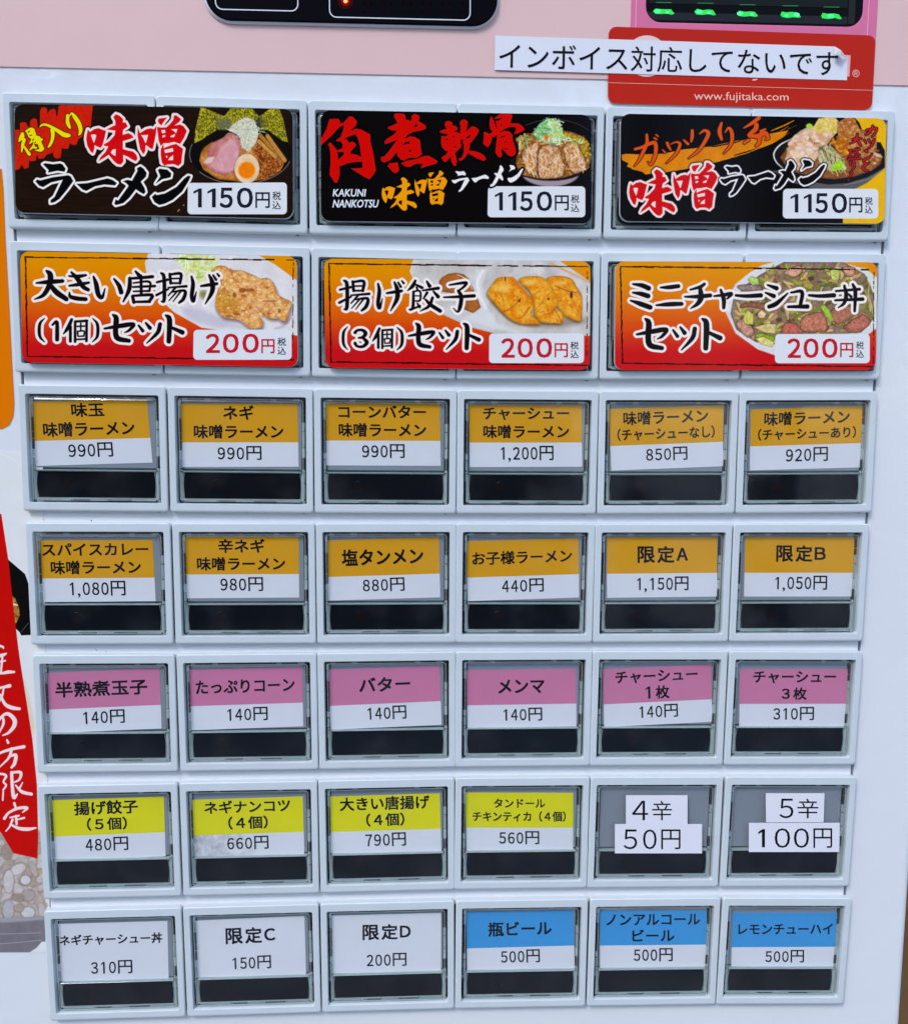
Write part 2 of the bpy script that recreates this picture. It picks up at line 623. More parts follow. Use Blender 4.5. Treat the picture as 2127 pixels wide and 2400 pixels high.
def mottle(c1, c2, scale, seed, contrast=1.6, sx=1.0, shade=0.0, c3=None, crumb=0.5):
    """A printed food surface: two colours mixed by noise, a darker edge."""
    c1, c2 = np.array(c1, float), np.array(c2, float)

    def f(X, Y, D):
        n = np.clip((noise(X / scale * sx, Y / scale, seed) - 0.5) * contrast + 0.5, 0, 1)[..., None]
        c = c1 * (1 - n) + c2 * n
        if c3 is not None:
            n2 = np.clip((noise(X / scale * 2.3 + 40, Y / scale * 2.3, seed + 1) - 0.58) * 5, 0, 1)[..., None]
            c = c * (1 - n2) + np.array(c3, float) * n2
        if shade:
            rg = 1 - np.abs(2 * noise(X / 2.6 + 9, Y / 2.6, seed + 3, 3) - 1) * 3.2
            c = c * (1 - 0.34 * crumb * np.clip(rg, 0, 1))[..., None] * (1 + 0.05 * crumb)
            hl = np.clip((noise(X / 2.0 + 31, Y / 2.0, seed + 5, 3) - 0.62) * 6, 0, 1)[..., None]
            c = c + (np.array((236, 214, 180.0)) - c) * hl * 0.5 * crumb
        c = c * (0.94 + 0.12 * noise(X / 1.1, Y / 1.1, seed + 7, 2))[..., None]
        if shade:
            c = c * (1 - 0.6 * shade * np.clip(1 + D / 6.0, 0, 1))[..., None]
        return c
    return f


def tz(z, prims):
    a = Z[z]
    return [(k, [(a[0] + p[0] * a[2], a[1] + p[1] * a[2]) + ((p[2] * a[2],) if len(p) > 2 else ()) for p in pts]) for k, pts in prims]


def bbox(prims):
    xs, ys = [], []
    for k, pts in prims:
        if k == 'H':
            continue
        for p in pts:
            w = p[2] if len(p) > 2 else 0
            xs += [p[0] - w, p[0] + w]
            ys += [p[1] - w, p[1] + w]
    return min(xs), min(ys), max(xs), max(ys)


def remap(prims, z, x0, y0, x1, y1):
    """Glyph primitives (any units) -> photo pixels filling a box given in window z."""
    bx = bbox(prims)
    a = Z[z]
    X0, Y0, X1, Y1 = a[0] + x0 * a[2], a[1] + y0 * a[2], a[0] + x1 * a[2], a[1] + y1 * a[2]
    sx, sy = (X1 - X0) / (bx[2] - bx[0]), (Y1 - Y0) / (bx[3] - bx[1])
    sw = math.sqrt(abs(sx * sy))
    return [(k, [(X0 + (p[0] - bx[0]) * sx, Y0 + (p[1] - bx[1]) * sy) + ((p[2] * sw,) if len(p) > 2 else ()) for p in pts]) for k, pts in prims]


def ell(cx, cy, rx, ry, n=32, a0=0, a1=360):
    return [(cx + rx * math.cos(math.radians(a0 + (a1 - a0) * i / n)), cy + ry * math.sin(math.radians(a0 + (a1 - a0) * i / n))) for i in range(n)]


def inside(pts, x, y):
    c = False
    for (ax, ay), (bx_, by_) in zip(pts, pts[1:] + pts[:1]):
        if (ay > y) != (by_ > y) and x < (bx_ - ax) * (y - ay) / (by_ - ay) + ax:
            c = not c
    return c


def strands(art, z, poly, n, cols, ln, wd, ang=None, seed=1, soft=0.5, bend=0.4):
    rr = random.Random(seed)
    xs = [p[0] for p in poly]
    ys = [p[1] for p in poly]
    for _ in range(n):
        for _t in range(30):
            x, y = rr.uniform(min(xs), max(xs)), rr.uniform(min(ys), max(ys))
            if inside(poly, x, y):
                break
        a = rr.uniform(0, math.pi) if ang is None else rr.gauss(ang, 0.5)
        l_ = rr.uniform(0.5, 1.2) * ln
        b = a + rr.uniform(-bend, bend)
        w_ = wd * rr.uniform(0.6, 1.3)
        p = [(x - math.cos(a) * l_ / 2, y - math.sin(a) * l_ / 2, w_ * 0.6), (x, y, w_), (x + math.cos(b) * l_ / 2, y + math.sin(b) * l_ / 2, w_ * 0.6)]
        c = [min(255, max(0, v + rr.uniform(-12, 12))) for v in rr.choice(cols)]
        art.draw(tz(z, [('S', p)]), c, soft=soft)


def lumps(art, z, poly, n, cols, rad, seed=1, sq=0.75, edge=0.25):
    rr = random.Random(seed)
    n, rad, edge = int(n * 1.7), rad * 0.72, edge * 0.7
    xs = [p[0] for p in poly]
    ys = [p[1] for p in poly]
    for _ in range(n):
        for _t in range(30):
            x, y = rr.uniform(min(xs), max(xs)), rr.uniform(min(ys), max(ys))
            if inside(poly, x, y):
                break
        r0 = rad * rr.uniform(0.5, 1.2)
        k = rr.randint(5, 8)
        a0 = rr.uniform(0, 6)
        pts = [(x + math.cos(a0 + i * 6.283 / k) * r0 * rr.uniform(0.7, 1.2), y + math.sin(a0 + i * 6.283 / k) * r0 * sq * rr.uniform(0.7, 1.2)) for i in range(k)]
        c = np.array([v + rr.uniform(-10, 10) for v in rr.choice(cols)])

        def f(X, Y, D, c=c):
            return c * (1 - edge * np.clip(1 + D / 1.5, 0, 1))[..., None]
        art.draw(tz(z, [('P', pts)]), f, soft=1.3, alpha=0.85)


# --- brush glyphs, drawn as strokes and outlines
MI = [('P', [(148, 350), (180, 385), (245, 340), (315, 325), (360, 345), (430, 368), (405, 470), (375, 590), (345, 632), (300, 615), (248, 590), (250, 640), (225, 718), (190, 690), (140, 600), (122, 500), (130, 420)]),
      ('H', [(192, 430), (235, 418), (278, 432), (262, 500), (243, 560), (215, 500)]),
      ('P', [(548, 155), (590, 112), (640, 130), (700, 185), (695, 240), (740, 240), (770, 300), (700, 350), (690, 400), (690, 430), (740, 415), (780, 405), (830, 430), (860, 468), (800, 495), (690, 525), (690, 650), (780, 675), (850, 690), (900, 740), (920, 800), (890, 840), (840, 815), (760, 765), (695, 740), (700, 850), (660, 895), (610, 890), (560, 850), (470, 740), (400, 790), (320, 840), (345, 780), (420, 700), (465, 610), (400, 600), (398, 575), (470, 535), (560, 440), (577, 365), (440, 345), (530, 300), (578, 280), (580, 220)]),
      ('H', [(500, 705), (530, 660), (580, 650), (578, 760), (540, 745)])]
SO = [('P', [(930, 320), (960, 405), (1060, 345), (1130, 330), (1180, 345), (1225, 292), (1215, 400), (1190, 520), (1160, 645), (1130, 645), (1060, 590), (1045, 600), (1040, 680), (1010, 730), (960, 650), (935, 520), (922, 430)]),
      ('H', [(978, 435), (1090, 430), (1060, 540), (1045, 560), (1010, 480)]),
      ('P', [(1245, 210), (1265, 178), (1390, 165), (1340, 225), (1300, 285), (1260, 250)]),
      ('P', [(1500, 130), (1540, 132), (1612, 188), (1590, 225), (1505, 288), (1600, 272), (1650, 300), (1702, 368), (1660, 470), (1595, 572), (1500, 540), (1400, 560), (1330, 560), (1285, 602), (1255, 520), (1245, 430), (1232, 340), (1240, 308), (1300, 320), (1380, 315), (1440, 260), (1490, 200)]),
      ('H', [(1298, 358), (1355, 352), (1365, 400), (1310, 408)]), ('H', [(1315, 440), (1360, 432), (1362, 460), (1315, 475)]),
      ('H', [(1450, 345), (1555, 340), (1530, 410), (1500, 375)]), ('H', [(1440, 450), (1520, 415), (1500, 468), (1445, 468)]),
      ('P', [(1330, 638), (1450, 590), (1530, 572), (1640, 650), (1620, 760), (1610, 870), (1560, 915), (1490, 885), (1400, 888), (1340, 910), (1300, 860), (1285, 750), (1285, 660), (1330, 565)]),
      ('H', [(1340, 665), (1478, 635), (1485, 690), (1355, 715)]), ('H', [(1395, 825), (1430, 780), (1482, 745), (1480, 825)]), ('H', [(1360, 755), (1395, 760), (1375, 795)])]
RA = [('P', [(178, 62), (200, 50), (280, 62), (355, 52), (380, 62), (412, 108), (402, 140), (330, 130), (230, 150), (238, 125)]),
      ('P', [(100, 245), (118, 225), (150, 235), (280, 200), (440, 178), (465, 190), (492, 240), (430, 330), (350, 430), (300, 465), (258, 475), (258, 445), (300, 410), (350, 300), (385, 225), (260, 255), (180, 305), (140, 290)])]
BAR = [('P', [(528, 270), (640, 262), (750, 235), (850, 210), (900, 225), (948, 258), (930, 285), (820, 275), (720, 295), (630, 345), (590, 330)])]
ME = [('P', [(1160, 100), (1195, 80), (1230, 105), (1262, 150), (1255, 190), (1200, 245), (1240, 310), (1252, 355), (1235, 378), (1200, 360), (1150, 325), (1080, 420), (1020, 475), (940, 497), (925, 480), (940, 435), (965, 450), (1075, 290), (1050, 262), (1015, 240), (1060, 225), (1110, 235), (1165, 130)])]
NN = [('P', [(1380, 118), (1400, 104), (1480, 115), (1522, 155), (1515, 195), (1470, 208), (1430, 215), (1360, 265), (1408, 185)]),
      ('P', [(1320, 410), (1355, 375), (1370, 390), (1460, 370), (1580, 300), (1660, 210), (1700, 178), (1728, 185), (1710, 230), (1640, 350), (1540, 440), (1460, 480), (1400, 495), (1350, 465)])]
RAMEN = RA + BAR + ME + NN
TOKU = [('S', [(560, 515, 8), (600, 470, 22), (680, 460, 26), (800, 510, 32), (950, 600, 42), (1060, 670, 52), (1150, 685, 42), (1190, 688, 12)]),
        ('S', [(820, 570, 45), (830, 680, 40), (810, 800, 33), (770, 890, 28), (735, 938, 14)]),
        ('S', [(1140, 270, 36), (1135, 400, 40), (1165, 490, 34), (1190, 530, 16)]),
        ('S', [(1185, 270, 14), (1225, 220, 20), (1290, 300, 44), (1370, 430, 46), (1405, 560, 42), (1390, 640, 28), (1365, 680, 10)]),
        ('S', [(200, 655, 34), (190, 720, 50), (145, 790, 28), (130, 825, 10)]), ('S', [(235, 780, 38), (205, 900, 32), (185, 1045, 12)]),
        ('S', [(230, 920, 22), (290, 1010, 28), (340, 1085, 34), (362, 1105, 10)]),
        ('P', [(250, 600), (340, 530), (400, 520), (450, 550), (490, 690), (560, 705), (570, 730), (635, 770), (590, 820), (640, 930), (655, 980), (600, 1035), (520, 1030), (440, 995), (550, 980), (520, 880), (440, 860), (460, 920), (510, 940), (490, 975), (420, 965), (350, 1015), (340, 990), (410, 900), (430, 820), (350, 880), (340, 860), (380, 770), (320, 720), (290, 640)]),
        ('H', [(310, 615), (350, 590), (360, 605), (320, 635)]), ('H', [(345, 685), (390, 670), (395, 690), (355, 700)]),
        ('H', [(400, 790), (440, 750), (440, 775), (410, 805)]), ('H', [(455, 835), (480, 815), (480, 835), (460, 850)])]
SCRIB = [('P', [(20, 570), (130, 570), (150, 600), (150, 430), (200, 405), (280, 420), (310, 500), (350, 520), (360, 380), (430, 320), (500, 350), (520, 540), (560, 500), (560, 180), (590, 110), (660, 90), (715, 130), (720, 230), (760, 160), (850, 120), (890, 160), (905, 290), (930, 250), (950, 80), (1020, 35), (1100, 30), (1110, 90), (1140, 30), (1330, 20), (1510, 20), (1520, 75), (1550, 20), (1680, 20), (1600, 640), (1480, 690), (1360, 760), (1320, 880), (1240, 890), (1180, 850), (1150, 970), (1020, 960), (990, 1160), (900, 1180), (850, 1140), (830, 1050), (700, 1100), (640, 1180), (540, 1185), (500, 1090), (480, 1220), (370, 1240), (340, 1220), (330, 1370), (240, 1400), (190, 1310), (130, 1410), (20, 1440)])]
KAKU = [('P', [(70, 395), (150, 260), (195, 115), (250, 108), (320, 110), (350, 175), (385, 170), (470, 75), (520, 80), (580, 150), (560, 200), (465, 290), (520, 265), (570, 248), (640, 260), (765, 330), (765, 440), (800, 560), (825, 700), (845, 830), (820, 880), (760, 955), (690, 925), (600, 870), (500, 805), (560, 808), (660, 800), (660, 705), (560, 710), (450, 730), (330, 775), (335, 900), (300, 1005), (270, 1005), (195, 890), (210, 750), (210, 600), (195, 500), (172, 465), (205, 438), (285, 530), (300, 555), (380, 520), (380, 460), (350, 420), (290, 420), (300, 400), (350, 365), (390, 260), (400, 190), (330, 220), (230, 330), (70, 480)]),
        ('H', [(300, 570), (395, 570), (400, 610), (315, 690)]),
        ('H', [(400, 385), (470, 350), (560, 318), (590, 370), (620, 470), (645, 650), (570, 612), (490, 600), (480, 575), (520, 530), (568, 475), (540, 440), (505, 430), (470, 450), (440, 405)]),
        ('P', [(1105, 70), (1120, 40), (1170, 32), (1250, 42), (1270, 75), (1265, 118), (1315, 125), (1335, 150), (1360, 110), (1355, 75), (1400, 38), (1460, 65), (1468, 100), (1445, 140), (1510, 175), (1555, 210), (1550, 245), (1480, 270), (1380, 285), (1290, 330), (1240, 395), (1330, 355), (1400, 365), (1465, 410), (1470, 480), (1480, 560), (1490, 605), (1420, 655), (1350, 648), (1280, 665), (1240, 695), (1190, 670), (1155, 630), (1135, 570), (1100, 620), (1040, 690), (960, 720), (920, 695), (920, 645), (965, 640), (1040, 550), (1150, 395), (1060, 430), (975, 460), (970, 425), (1000, 390), (1100, 330), (1150, 270), (1080, 268), (1020, 245), (1020, 225), (1090, 200), (1155, 165), (1130, 110)]),
        ('H', [(1375, 220), (1425, 168), (1445, 215), (1400, 225)]), ('H', [(1210, 490), (1250, 435), (1310, 418), (1330, 455), (1260, 465)]), ('H', [(1290, 570), (1340, 530), (1345, 575)]), ('H', [(1215, 555), (1240, 545), (1240, 575)]),
        ('P', [(1015, 770), (1040, 738), (1150, 722), (1172, 830), (1130, 870), (1090, 858)]),
        ('P', [(1205, 735), (1280, 700), (1400, 680), (1530, 630), (1600, 632), (1710, 705), (1700, 735), (1600, 760), (1480, 800), (1510, 735), (1400, 738), (1330, 780), (1270, 780)])]
NANK = [('P', [(185, 240), (205, 200), (260, 190), (320, 215), (325, 280), (390, 285), (425, 325), (415, 360), (330, 390), (400, 395), (460, 430), (480, 420), (490, 280), (475, 235), (500, 180), (545, 160), (600, 175), (628, 210), (610, 280), (590, 400), (650, 340), (710, 290), (780, 310), (838, 365), (800, 450), (700, 580), (665, 610), (650, 700), (635, 760), (740, 765), (850, 800), (930, 850), (965, 910), (940, 950), (860, 930), (740, 870), (625, 800), (560, 890), (500, 940), (440, 945), (445, 915), (500, 890), (540, 800), (550, 700), (545, 640), (525, 580), (550, 530), (510, 545), (490, 520), (470, 640), (500, 630), (480, 690), (420, 750), (365, 800), (385, 880), (400, 960), (380, 1050), (340, 1040), (300, 970), (295, 860), (240, 920), (180, 975), (130, 940), (110, 885), (190, 840), (240, 770), (180, 750), (120, 680), (105, 600), (115, 490), (130, 470), (170, 490), (240, 470), (220, 430), (90, 410), (90, 385), (160, 355), (225, 340), (190, 280)]),
        ('H', [(565, 515), (690, 430), (650, 530), (600, 520)]), ('H', ell(345, 480, 22, 18, 8)), ('H', ell(215, 540, 28, 18, 8)), ('H', ell(342, 580, 12, 18, 8)), ('H', ell(378, 682, 34, 14, 8)), ('H', ell(222, 622, 10, 10, 8)),
        ('P', [(1078, 95), (1130, 190), (1150, 250), (1170, 330), (1192, 340), (1182, 260), (1170, 195), (1240, 180), (1310, 120), (1200, 140), (1135, 145), (1240, 65), (1300, 50), (1470, 55), (1485, 100), (1460, 180), (1440, 240), (1540, 235), (1610, 240), (1690, 300), (1718, 355), (1640, 400), (1525, 440), (1550, 370), (1568, 330), (1520, 290), (1430, 300), (1330, 340), (1220, 410), (1250, 410), (1330, 380), (1420, 390), (1480, 445), (1490, 560), (1530, 680), (1550, 780), (1520, 840), (1460, 865), (1400, 840), (1280, 710), (1265, 760), (1280, 850), (1240, 890), (1200, 860), (1155, 790), (1170, 650), (1185, 530), (1195, 440), (1120, 495), (1085, 490), (1075, 580), (1010, 690), (960, 660), (920, 620), (935, 500), (938, 400), (980, 405), (1040, 440), (1110, 400), (1060, 330), (1050, 230), (1060, 150)]),
        ('H', [(1260, 290), (1270, 230), (1290, 240), (1285, 295)]), ('H', [(1235, 520), (1245, 490), (1345, 455), (1340, 490), (1260, 510)]), ('H', [(1300, 615), (1370, 570), (1370, 600)]), ('H', [(1285, 700), (1385, 715), (1395, 745), (1330, 735)])]
GATT = [('S', [(152, 356, 12), (220, 338, 14), (290, 305, 16), (342, 300, 18), (348, 380, 18), (330, 450, 16), (300, 500, 12), (272, 478, 4)]), ('S', [(262, 222, 12), (264, 300, 16), (225, 390, 16), (190, 460, 12), (145, 515, 5)]),
        ('S', [(332, 252, 8), (354, 264, 9)]), ('S', [(350, 222, 7), (370, 238, 7)]),
        ('S', [(412, 362, 6), (436, 388, 9)]), ('S', [(455, 300, 14), (470, 335, 12), (490, 365, 7)]), ('S', [(488, 310, 5), (540, 290, 8), (575, 312, 14), (545, 390, 13), (500, 440, 10), (445, 490, 4)]),
        ('S', [(610, 272, 8), (650, 308, 13)]), ('S', [(692, 184, 14), (690, 240, 16), (680, 286, 9)]), ('S', [(762, 212, 6), (808, 182, 13), (845, 212, 18), (795, 310, 16), (735, 385, 13), (655, 445, 5)]),
        ('S', [(970, 110, 10), (950, 190, 20), (968, 264, 13)]), ('S', [(1002, 200, 5), (1038, 158, 12), (1066, 200, 18), (1066, 280, 16), (1035, 345, 11), (985, 398, 5)]),
        ('S', [(1325, 62, 18), (1260, 112, 16), (1180, 158, 6)]), ('S', [(1300, 130, 22), (1290, 170, 22), (1230, 225, 17), (1262, 240, 14)]), ('S', [(1240, 230, 12), (1310, 235, 22), (1385, 205, 18), (1415, 250, 10)]),
        ('S', [(1330, 230, 20), (1320, 300, 17), (1290, 328, 9)]), ('S', [(1222, 272, 14), (1180, 300, 11)]), ('S', [(1370, 200, 13), (1412, 250, 14), (1385, 268, 9)]), ('S', [(1340, 190, 14), (1382, 170, 10)])]
SWOOSH = [('P', [(25, 410), (60, 400), (180, 405), (420, 400), (600, 360), (850, 335), (1100, 280), (1180, 270), (1430, 210), (1600, 180), (1560, 240), (1440, 310), (1330, 350), (1200, 400), (1000, 460), (800, 510), (600, 550), (420, 580), (250, 595), (220, 570), (140, 550), (75, 520), (90, 490), (30, 460)]),
          ('H', [(1080, 415), (1200, 378), (1330, 340), (1200, 392), (1090, 420)]), ('H', [(860, 335), (1100, 288), (1200, 262), (1100, 300), (900, 338)]),
          ('S', [(1437, 186, 4), (1560, 135, 6), (1650, 90, 4)]), ('S', [(1520, 190, 3), (1600, 145, 2)]), ('S', [(1590, 172, 1), (1686, 130, 1)]), ('S', [(1480, 290, 2), (1610, 200, 1)])]
KATS = [('S', [(1490, 285, 12), (1560, 272, 14), (1640, 262, 15), (1605, 350, 13), (1570, 385, 7)]), ('S', [(1582, 225, 13), (1550, 300, 14), (1475, 358, 8)]),
        ('S', [(1462, 440, 12), (1480, 482, 9)]), ('S', [(1522, 432, 12), (1540, 472, 9)]), ('S', [(1602, 430, 14), (1572, 510, 14), (1515, 558, 7)]),
        ('S', [(1482, 600, 20), (1500, 618, 9)]), ('S', [(1575, 640, 7), (1520, 700, 12), (1440, 742, 12)]),
        ('S', [(1450, 772, 14), (1480, 800, 12)]), ('S', [(1525, 782, 9), (1440, 840, 16), (1450, 885, 15), (1512, 902, 10)]),
        ('S', [(1280, 425, 12), (1405, 412, 12)]), ('S', [(1350, 350, 13), (1322, 440, 14), (1240, 490, 6)]), ('S', [(1350, 440, 13), (1402, 520, 13)]),
        ('S', [(1225, 592, 8), (1385, 577, 9)]), ('S', [(1250, 590, 9), (1240, 650, 9), (1210, 690, 5)]), ('S', [(1265, 625, 6), (1318, 618, 8), (1312, 662, 6)]), ('S', [(1328, 560, 9), (1350, 630, 9), (1388, 668, 7)]), ('S', [(1362, 556, 7), (1380, 568, 7)]),
        ('S', [(1240, 684, 6), (1360, 679, 7)]), ('S', [(1246, 684, 6), (1250, 718, 6)]), ('S', [(1285, 684, 5), (1285, 718, 5)]), ('S', [(1322, 682, 5), (1322, 716, 5)]), ('S', [(1360, 680, 6), (1357, 716, 6)]), ('S', [(1203, 724, 8), (1394, 716, 9)]),
        ('S', [(1238, 770, 13), (1246, 815, 9)]), ('S', [(1290, 750, 14), (1305, 830, 12), (1235, 935, 5)]), ('S', [(1265, 935, 12), (1232, 1000, 7)]), ('S', [(1218, 1030, 7), (1212, 1052, 5)])]
OO = [('S', [(90, 190, 6), (200, 180, 15), (308, 172, 12)]), ('S', [(175, 88, 8), (205, 120, 18), (200, 200, 17), (150, 290, 13), (75, 328, 4)]), ('S', [(205, 205, 13), (260, 270, 18), (340, 325, 15)])]
KI = [('S', [(362, 130, 6), (440, 132, 12), (502, 122, 8)]), ('S', [(365, 212, 7), (450, 200, 12), (528, 185, 8)]), ('S', [(382, 98, 7), (430, 150, 15), (480, 220, 14), (522, 245, 12)]), ('S', [(365, 270, 5), (375, 305, 12), (430, 320, 14), (502, 326, 13)])]
II = [('S', [(568, 135, 7), (590, 200, 15), (608, 285, 15), (640, 310, 11), (664, 235, 4)]), ('S', [(742, 155, 7), (782, 210, 14), (800, 265, 15)])]
KARA = [('S', [(925, 92, 7), (958, 130, 13)]), ('S', [(870, 150, 7), (960, 145, 9), (1068, 135, 10)]), ('S', [(875, 150, 11), (868, 240, 13), (818, 345, 5)]), ('S', [(905, 188, 5), (1040, 178, 7), (1040, 255, 7)]),
        ('S', [(900, 222, 6), (1086, 214, 8)]), ('S', [(905, 258, 5), (1040, 255, 7)]), ('S', [(970, 130, 9), (970, 285, 9)]), ('S', [(895, 300, 9), (908, 350, 11)]), ('S', [(895, 296, 7), (1058, 290, 10), (1036, 345, 9)]), ('S', [(912, 348, 7), (1040, 345, 9)])]
YO = [('S', [(1105, 182, 7), (1198, 160, 8)]), ('S', [(1142, 106, 7), (1165, 140, 11), (1165, 325, 11), (1142, 345, 5)]), ('S', [(1100, 290, 8), (1200, 240, 6)]), ('S', [(1215, 115, 9), (1222, 190, 9)]),
      ('S', [(1218, 117, 7), (1308, 112, 9), (1300, 190, 9)]), ('S', [(1222, 152, 5), (1300, 150, 5)]), ('S', [(1222, 190, 6), (1300, 190, 6)]), ('S', [(1200, 228, 5), (1355, 216, 8)]), ('S', [(1260, 230, 7), (1200, 295, 4)]),
      ('S', [(1232, 264, 5), (1340, 255, 9), (1330, 320, 11), (1292, 355, 7)]), ('S', [(1270, 265, 6), (1205, 338, 3)]), ('S', [(1302, 265, 6), (1240, 345, 3)])]
GE = [('S', [(1400, 135, 7), (1412, 200, 13), (1400, 300, 13), (1415, 340, 11), (1440, 262, 3)]), ('S', [(1480, 215, 7), (1550, 205, 11), (1615, 195, 10)]), ('S', [(1550, 122, 7), (1575, 180, 15), (1575, 260, 15), (1516, 365, 4)]), ('S', [(1585, 125, 7), (1608, 160, 9)]), ('S', [(1620, 112, 6), (1635, 130, 8)])]
LP = [('S', [(157, 490, 3), (118, 540, 9), (118, 640, 9), (157, 690, 3)])]
RP = [('S', [(562, 490, 3), (602, 540, 9), (602, 640, 9), (562, 690, 3)])]
ONE = [('S', [(225, 545, 7), (260, 520, 11), (264, 600, 13), (264, 670, 13)])]
KO = [('S', [(385, 500, 9), (355, 570, 12), (318, 620, 4)]), ('S', [(375, 560, 9), (375, 685, 9)]), ('S', [(415, 520, 8), (415, 688, 8)]), ('S', [(415, 516, 7), (514, 510, 8)]), ('S', [(512, 515, 8), (510, 682, 8)]), ('S', [(415, 670, 5), (510, 665, 6)]),
      ('S', [(432, 558, 5), (495, 555, 5)]), ('S', [(462, 532, 5), (462, 595, 5)]), ('S', [(436, 602, 5), (440, 642, 5)]), ('S', [(436, 600, 5), (490, 598, 5), (488, 640, 5)]), ('S', [(440, 643, 4), (490, 640, 5)])]
SE = [('S', [(662, 576, 7), (800, 552, 15), (905, 540, 13), (870, 590, 9), (832, 610, 4)]), ('S', [(732, 458, 7), (760, 490, 17), (755, 600, 17), (775, 660, 17), (868, 680, 13)])]
TT = [('S', [(950, 550, 7), (985, 595, 11)]), ('S', [(1010, 528, 7), (1045, 570, 13)]), ('S', [(1130, 538, 13), (1110, 610, 13), (1020, 700, 4)])]
TO = [('S', [(1178, 462, 7), (1210, 500, 17), (1206, 685, 15)]), ('S', [(1215, 560, 9), (1320, 608, 15)])]
GYO = [('S', [(960, 82, 10), (930, 140, 15), (876, 190, 5)]), ('S', [(960, 122, 8), (1035, 160, 12)]), ('S', [(975, 155, 9), (985, 190, 8)]), ('S', [(935, 202, 7), (1010, 197, 8), (1010, 300, 8), (935, 305, 5)]), ('S', [(938, 205, 10), (932, 380, 12), (892, 402, 5)]),
       ('S', [(935, 250, 5), (1010, 250, 5)]), ('S', [(905, 408, 8), (1010, 362, 9)]), ('S', [(982, 335, 7), (1008, 378, 9)]), ('S', [(1088, 90, 8), (1118, 140, 15)]), ('S', [(1042, 190, 7), (1215, 165, 13)]),
       ('S', [(1090, 215, 11), (1050, 280, 7)]), ('S', [(1162, 202, 8), (1212, 258, 15)]), ('S', [(1150, 272, 11), (1110, 365, 13), (1015, 420, 4)]), ('S', [(1072, 290, 8), (1130, 350, 15), (1235, 418, 15)])]
KOO = [('S', [(1340, 130, 7), (1430, 115, 11), (1528, 105, 13), (1500, 150, 11), (1440, 195, 8)]), ('S', [(1440, 195, 13), (1472, 260, 17), (1458, 370, 17), (1430, 428, 9), (1382, 387, 4)]), ('S', [(1277, 266, 7), (1450, 260, 13), (1615, 250, 15)])]
THREE = [('S', [(292, 662, 14), (320, 636, 11), (375, 636, 13), (408, 670, 17), (380, 712, 13), (332, 722, 8)]), ('S', [(380, 722, 11), (422, 770, 17), (380, 818, 13), (315, 815, 11), (292, 782, 14)])]
MINI = [('S', [(97, 76, 5), (160, 85, 12), (208, 105, 13)]), ('S', [(97, 136, 5), (155, 145, 12), (203, 160, 13)]), ('S', [(82, 192, 5), (150, 215, 13), (218, 240, 13)]), ('S', [(292, 100, 5), (350, 98, 11), (415, 90, 11)]), ('S', [(262, 225, 5), (350, 218, 12), (438, 215, 11)]),
        ('S', [(500, 115, 5), (570, 95, 9), (600, 75, 8)]), ('S', [(462, 165, 5), (560, 163, 11), (640, 155, 11)]), ('S', [(570, 110, 11), (575, 170, 15), (550, 215, 11), (502, 248, 3)]),
        ('S', [(667, 160, 5), (730, 153, 9), (788, 145, 11), (760, 178, 5)]), ('S', [(715, 117, 7), (735, 180, 12), (735, 242, 9)]), ('S', [(822, 155, 7), (900, 160, 10), (998, 155, 12)]),
        ('S', [(1047, 82, 5), (1110, 105, 12)]), ('S', [(1032, 136, 5), (1090, 160, 12)]), ('S', [(1057, 235, 11), (1110, 212, 12), (1190, 140, 4)]), ('S', [(1212, 136, 5), (1290, 130, 10), (1280, 220, 10)]), ('S', [(1192, 236, 7), (1328, 234, 12)]),
        ('S', [(1342, 155, 7), (1420, 160, 10), (1518, 155, 12)]), ('S', [(1532, 125, 6), (1700, 112, 8)]), ('S', [(1527, 190, 6), (1722, 182, 10)]), ('S', [(1592, 88, 7), (1605, 150, 11), (1590, 210, 9), (1547, 243, 3)]), ('S', [(1652, 78, 7), (1670, 130, 11), (1665, 266, 7)]), ('S', [(1622, 147, 5), (1640, 165, 8)])]

BAN = {  # corners TL, TR, BR, BL in their windows
    1: ('b1', [(85, 612), (1725, 642), (1728, 1288), (92, 1252)]), 2: ('b2', [(130, 648), (1722, 675), (1725, 1318), (132, 1302)]),
    3: ('b3', [(135, 662), (1685, 690), (1675, 1305), (130, 1290)]), 4: ('b4', [(118, 122), (1748, 150), (1755, 805), (132, 778)]),
    5: ('b5', [(147, 165), (1718, 180), (1715, 822), (158, 810)]), 6: ('b6', [(103, 180), (1633, 185), (1622, 815), (100, 815)])}


def outlined(a, prims, fillc, outc, ow, extra=None, rough=0.0, seed=3):
    d, wn = a.sdf(prims, ow + 10)
    if d is None:
        return
    if rough:
        d = d + (noise(a.X[wn] / 2.2, a.Y[wn] / 2.2, seed, 3) - 0.5) * 2 * rough
    if extra:
        a.fill(d, wn, extra[0], ow + extra[1], 0.9, extra[2])
    a.fill(d, wn, outc, ow)
    a.fill(d, wn, fillc)


def price_box(a, z, x0, y0, x1, y1):
    r = 24
    pts = [(x, -zz) for x, zz in rrect(x0, x1, -y1, -y0, r, 5)]
    a.draw(tz(z, [('P', pts)]), (206, 214, 234))


